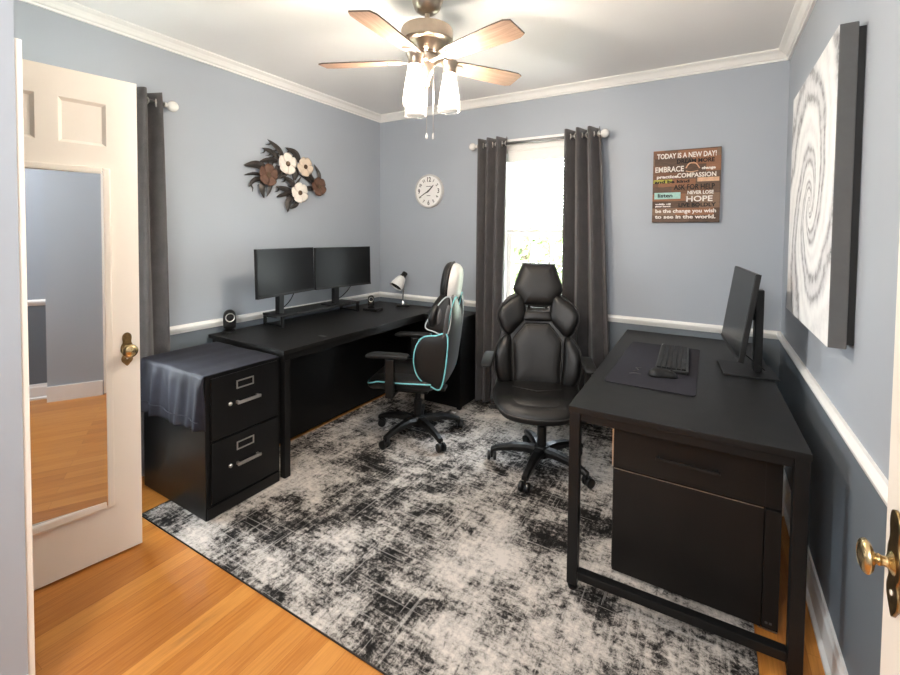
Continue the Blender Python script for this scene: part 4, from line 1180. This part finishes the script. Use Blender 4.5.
# desk mat
t = thing('desk_mat', 'dark indigo desk mat under the keyboard on the right desk', 'mat', (-.222, 2.478, DZ))
bm = new(); out = []
hx, hy, rc = .183, .428, .022
for cx, cy, a0 in ((hx-rc, hy-rc, 0), (-hx+rc, hy-rc, 90), (-hx+rc, -hy+rc, 180), (hx-rc, -hy+rc, 270)):
    for k in range(6): a = R(a0+18*k); out.append((cx+rc*math.cos(a), cy+rc*math.sin(a)))
prism(bm, out, lambda u, v, h: (u, v, h), .0003, .0035); obj('cloth_pad', bm, M['mat'], t)
bm = new(); tube(bm, [(u, v, .0032) for u, v in out], .0014, 6, closed=True); obj('stitched_edge', bm, M['plastic_matte'], t)
bm = new()
tube(bm, smooth_line([(-.09, -.20, .0036), (-.07, -.17, .0036), (-.085, -.14, .0036), (-.06, -.13, .0036)], 5), .0016, 6)
tube(bm, smooth_line([(-.10, -.25, .0036), (-.08, -.235, .0036), (-.05, -.24, .0036)], 5), .0014, 6)
obj('printed_emblem', bm, M['grey_ink'], t)

# keyboard
t = thing('keyboard', 'black keyboard lying lengthwise on the desk mat', 'keyboard', (-.158, 2.585, DZ+.0036), R(2))
bm = new(); box(bm, -.072, .072, -.252, .252, .0004, .018, .004); obj('case', bm, M['plastic'], t)
bm = new()
for r_ in range(6):
    for k in range(21):
        if r_ == 5 and 4 < k < 9: continue
        x = -.064+r_*.0215; y = -.245+k*.0234
        box(bm, x, x+.0185, y, y+.0200, .0182, .0262, .002, seg=1)
x = -.064+5*.0215; box(bm, x, x+.0185, -.245+5*.0234, -.245+9*.0234-.003, .0182, .0262, .002, seg=1)
obj('keys', bm, M['key'], t)
bm = new(); lathe(bm, [(.006, .0182), (.006, .024), (0, .0245)], -.060, .249, 0, n=14); obj('volume_dial', bm, M['white_plastic'], t)

# mouse
t = thing('computer_mouse', 'black computer mouse on the desk mat in front of the keyboard', 'mouse', (-.182, 2.262, DZ+.0036), R(-70))
mo = smooth_loop([(-.030, .0), (-.033, .035), (-.022, .060), (0, .066), (.022, .060), (.031, .035), (.028, 0), (.031, -.035), (.020, -.058), (0, -.062), (-.020, -.058), (-.034, -.035)], 4)
bm = new(); pad(bm, mo, .036, .0005, lambda u, v, h: (u, v, .0014+max(0, h)*(1-.25*(v/.065)) if h > 0 else .0006), q=2.4); obj('shell', bm, M['plastic_matte'], t)
bm = new(); lathe(bm, [(.007, -.004), (.009, -.002), (.009, .002), (.007, .004)], n=16, mat=Matrix.Translation((0, .038, .026)) @ Matrix.Rotation(PI/2, 4, 'Y')); obj('scroll_wheel', bm, M['plastic'], t)

# right monitor
a = Vector((.145, 2.345)); b = Vector((.090, 2.940))
t = monitor('single black monitor on the right desk, seen edge on', ((a.x+b.x)/2, (a.y+b.y)/2, 1.032), (b-a).length, .405, math.atan2((b-a).x, -(b-a).y)+0, R(8), (.205, 2.600, DZ), .405, (.225, .26), cable=True, fwd=.68)

# ------------------------------------------------------------------ pedestal under the right desk
PX0, PX1, PY0, PY1, PZ0, PZ1 = -.326, .236, 1.866, 2.42, .0135, .636
t = thing('drawer_pedestal', 'dark brown drawer pedestal under the near end of the right desk', 'drawer unit', (0, 0, 0))
bm = new(); box(bm, PX0, PX1, PY0+.02, PY1, PZ0, PZ1, .002); obj('body', bm, M['pedestal'], t)
zs = .447
gx = PX1-.052
bm = new(); box(bm, PX0+.006, PX1-.002, PY0, PY0+.0195, zs+.004, PZ1-.012, .002); d = obj('drawer', bm, M['pedestal'], t)
bm = new(); hx0, hx1 = -.165, .05; zh = .535
box(bm, hx0, hx1, PY0-.026, PY0-.017, zh-.005, zh+.005, .002)
for x in (hx0+.004, hx1-.014): box(bm, x, x+.010, PY0-.018, PY0-.0002, zh-.004, zh+.004)
obj('handle', bm, M['plastic'], d)
bm = new(); box(bm, PX0+.006, gx, PY0, PY0+.0195, PZ0+.004, zs-.004, .002); obj('door', bm, M['pedestal'], t)
bm = new(); box(bm, gx+.003, PX1-.002, PY0, PY0+.0195, PZ0+.004, zs-.004, .002); obj('side_stile', bm, M['pedestal'], t)
bm = new(); box(bm, gx+.0005, gx+.0025, PY0-.0004, PY0+.001, zs+.006, PZ1-.014); obj('groove', bm, M['groove'], t)
for e in ((PX0-.0015, PX0+.0035, PY0-.0005, PY0+.004, zs+.004, PZ1-.002), (PX0+.008, gx-.002, PY0-.0006, PY0+.003, zs-.0030, zs-.0012),
          (PX1-.0018, PX1+.002, PY0-.0008, PY0+.003, zs-.012, zs+.014), (PX1-.06, PX1-.004, PY0-.0006, PY0+.003, PZ0-.0005, PZ0+.0025), (PX1-.0018, PX1+.002, PY0-.0008, PY0+.003, PZ1-.03, PZ1-.008)):
    bm = new(); box(bm, *e); o = obj('edge_strip', bm, M['silver_edge'], t); o['label'] = 'thin silver worn edge strip'
bm = new()
for k in range(2): box(bm, PX1-.040+k*.012, PX1-.032+k*.012, PY0-.0008, PY0+.001, PZ0+.022, PZ0+.030)
obj('maker_mark', bm, M['shell_grey'], t)
for x, zb in ((PX0+.045, RUG), (PX1-.045, .001)):
    for y in (PY0+.05, PY1-.05):
        bm = new(); lathe(bm, [(.020, zb), (.020, PZ0-.0003)], x, y, 0, n=20)
        obj('foot', bm, M['plastic'], t)

# ------------------------------------------------------------------ outside the windows
bm = new(); box(bm, -14, 10, YB+.2, 22, -.5, -.4); box(bm, -14, XL-.2, -8, YB+.2, -.5, -.4); struct('lawn', bm, M['lawn'])
def tree(label, x, y, z0, h, r, n, seed):
    t = thing('leafy_tree', label, 'tree', (x, y, z0)); rnd = random.Random(seed)
    bm = new(); tube(bm, [(0, 0, 0), (.05, .03, h*.5), (.02, 0, h*.85)], .09, 10, radii=[.12, .08, .03]); obj('trunk', bm, M['bark'], t)
    bm = new()
    for _ in range(n):
        while True:
            p = Vector((rnd.uniform(-1, 1), rnd.uniform(-1, 1), rnd.uniform(-1, 1)))
            if p.length < 1: break
        c = Vector((p.x*r, p.y*r, h*.55+p.z*h*.45)); s = rnd.uniform(.05, .11)
        d = Vector((rnd.gauss(0, 1), rnd.gauss(0, 1), rnd.gauss(0, 1))).normalized(); e = d.orthogonal().normalized(); f = d.cross(e)
        bm.faces.new([bm.verts.new(c+q) for q in (e*s, f*s*.5, -e*s, -f*s*.5)])
    obj('foliage', bm, M['leaf_green'], t)
tree('bushy green tree outside the back window, left side of the panes', -2.5, 6.4, -.4, 3.0, 1.1, 2600, 1)
tree('bushy green tree outside the back window, right side of the panes', 0.0, 7.0, -.4, 3.2, 1.25, 2600, 2)
tree('pale bushy tree outside the back window, behind the other two', -1.6, 11.5, -.4, 4.2, 1.6, 3000, 3)

# ------------------------------------------------------------------ light
w = bpy.data.worlds.new('sky'); SC.world = w; w.use_nodes = True
nt = w.node_tree; nt.nodes.clear()
out = nt.nodes.new('ShaderNodeOutputWorld'); bg = nt.nodes.new('ShaderNodeBackground')
tc = nt.nodes.new('ShaderNodeTexCoord'); sp = nt.nodes.new('ShaderNodeSeparateXYZ'); nt.links.new(tc.outputs['Generated'], sp.inputs[0])
nt.links.new(ramp(nt, math_n(nt, 'ADD', math_n(nt, 'MULTIPLY', sp.outputs['Z'], .5), .5), [(.45, (.75, .82, .85, 1)), (.55, (.95, .98, 1, 1)), (1, (.72, .85, 1, 1))]), bg.inputs[0])
bg.inputs[1].default_value = 20.0; nt.links.new(bg.outputs[0], out.inputs[0])
def light(name, typ, loc, energy, col=(1, 1, 1), rot=(0, 0, 0), size=None, size_y=None, portal=False):
    l = bpy.data.lights.new(name, typ); l.energy = energy; l.color = col
    if typ == 'AREA':
        l.shape = 'RECTANGLE'; l.size = size; l.size_y = size_y or size
    o = bpy.data.objects.new(name, l); COL.objects.link(o); o.location = loc; o.rotation_euler = rot
    if portal: l.cycles.is_portal = True
    return o
s = light('sun', 'SUN', (0, -5, 10), 14.0, (1, .96, .9), (R(48), 0, R(12))); s.data.angle = .01
light('window_portal', 'AREA', ((W1[0]+W1[1])/2, YB+.125, (W1[2]+W1[3])/2), 1, size=W1[1]-W1[0], size_y=W1[3]-W1[2], rot=(R(-90), 0, 0), portal=True)
light('window_portal', 'AREA', (XL-.125, (W2[0]+W2[1])/2, (W2[2]+W2[3])/2), 1, size=W2[3]-W2[2], size_y=W2[1]-W2[0], rot=(0, R(-90), 0), portal=True)
l = light('unseen_fill_light', 'POINT', (-.45, -.80, 2.0), 50, (1, .96, .91)); l.data.shadow_soft_size = .22  # unseen fill light added behind the camera to brighten room and ceiling

# ------------------------------------------------------------------ camera
f, yaw, pitch, roll, py = 438.0, .5379, .0329, .0103, 247.52
fwd = Vector((-math.sin(yaw)*math.cos(pitch), math.cos(yaw)*math.cos(pitch), -math.sin(pitch)))
r0 = Vector((math.cos(yaw), math.sin(yaw), 0)); u0 = r0.cross(fwd)
rt = r0*math.cos(roll)+u0*math.sin(roll); up = u0*math.cos(roll)-r0*math.sin(roll)
cam = bpy.data.cameras.new('camera'); co = bpy.data.objects.new('camera', cam); COL.objects.link(co)
co.matrix_world = Matrix(((rt.x, up.x, -fwd.x, 0), (rt.y, up.y, -fwd.y, 0), (rt.z, up.z, -fwd.z, 1.40), (0, 0, 0, 1)))
cam.sensor_width = 36; cam.lens = f/900*36; cam.shift_y = -(337.5-py)/900; cam.clip_start = .02
SC.camera = co
vs = SC.view_settings
vs.view_transform = 'Standard'; vs.look = 'None'; vs.gamma = 1; vs.use_curve_mapping = False; vs.exposure = 0.92
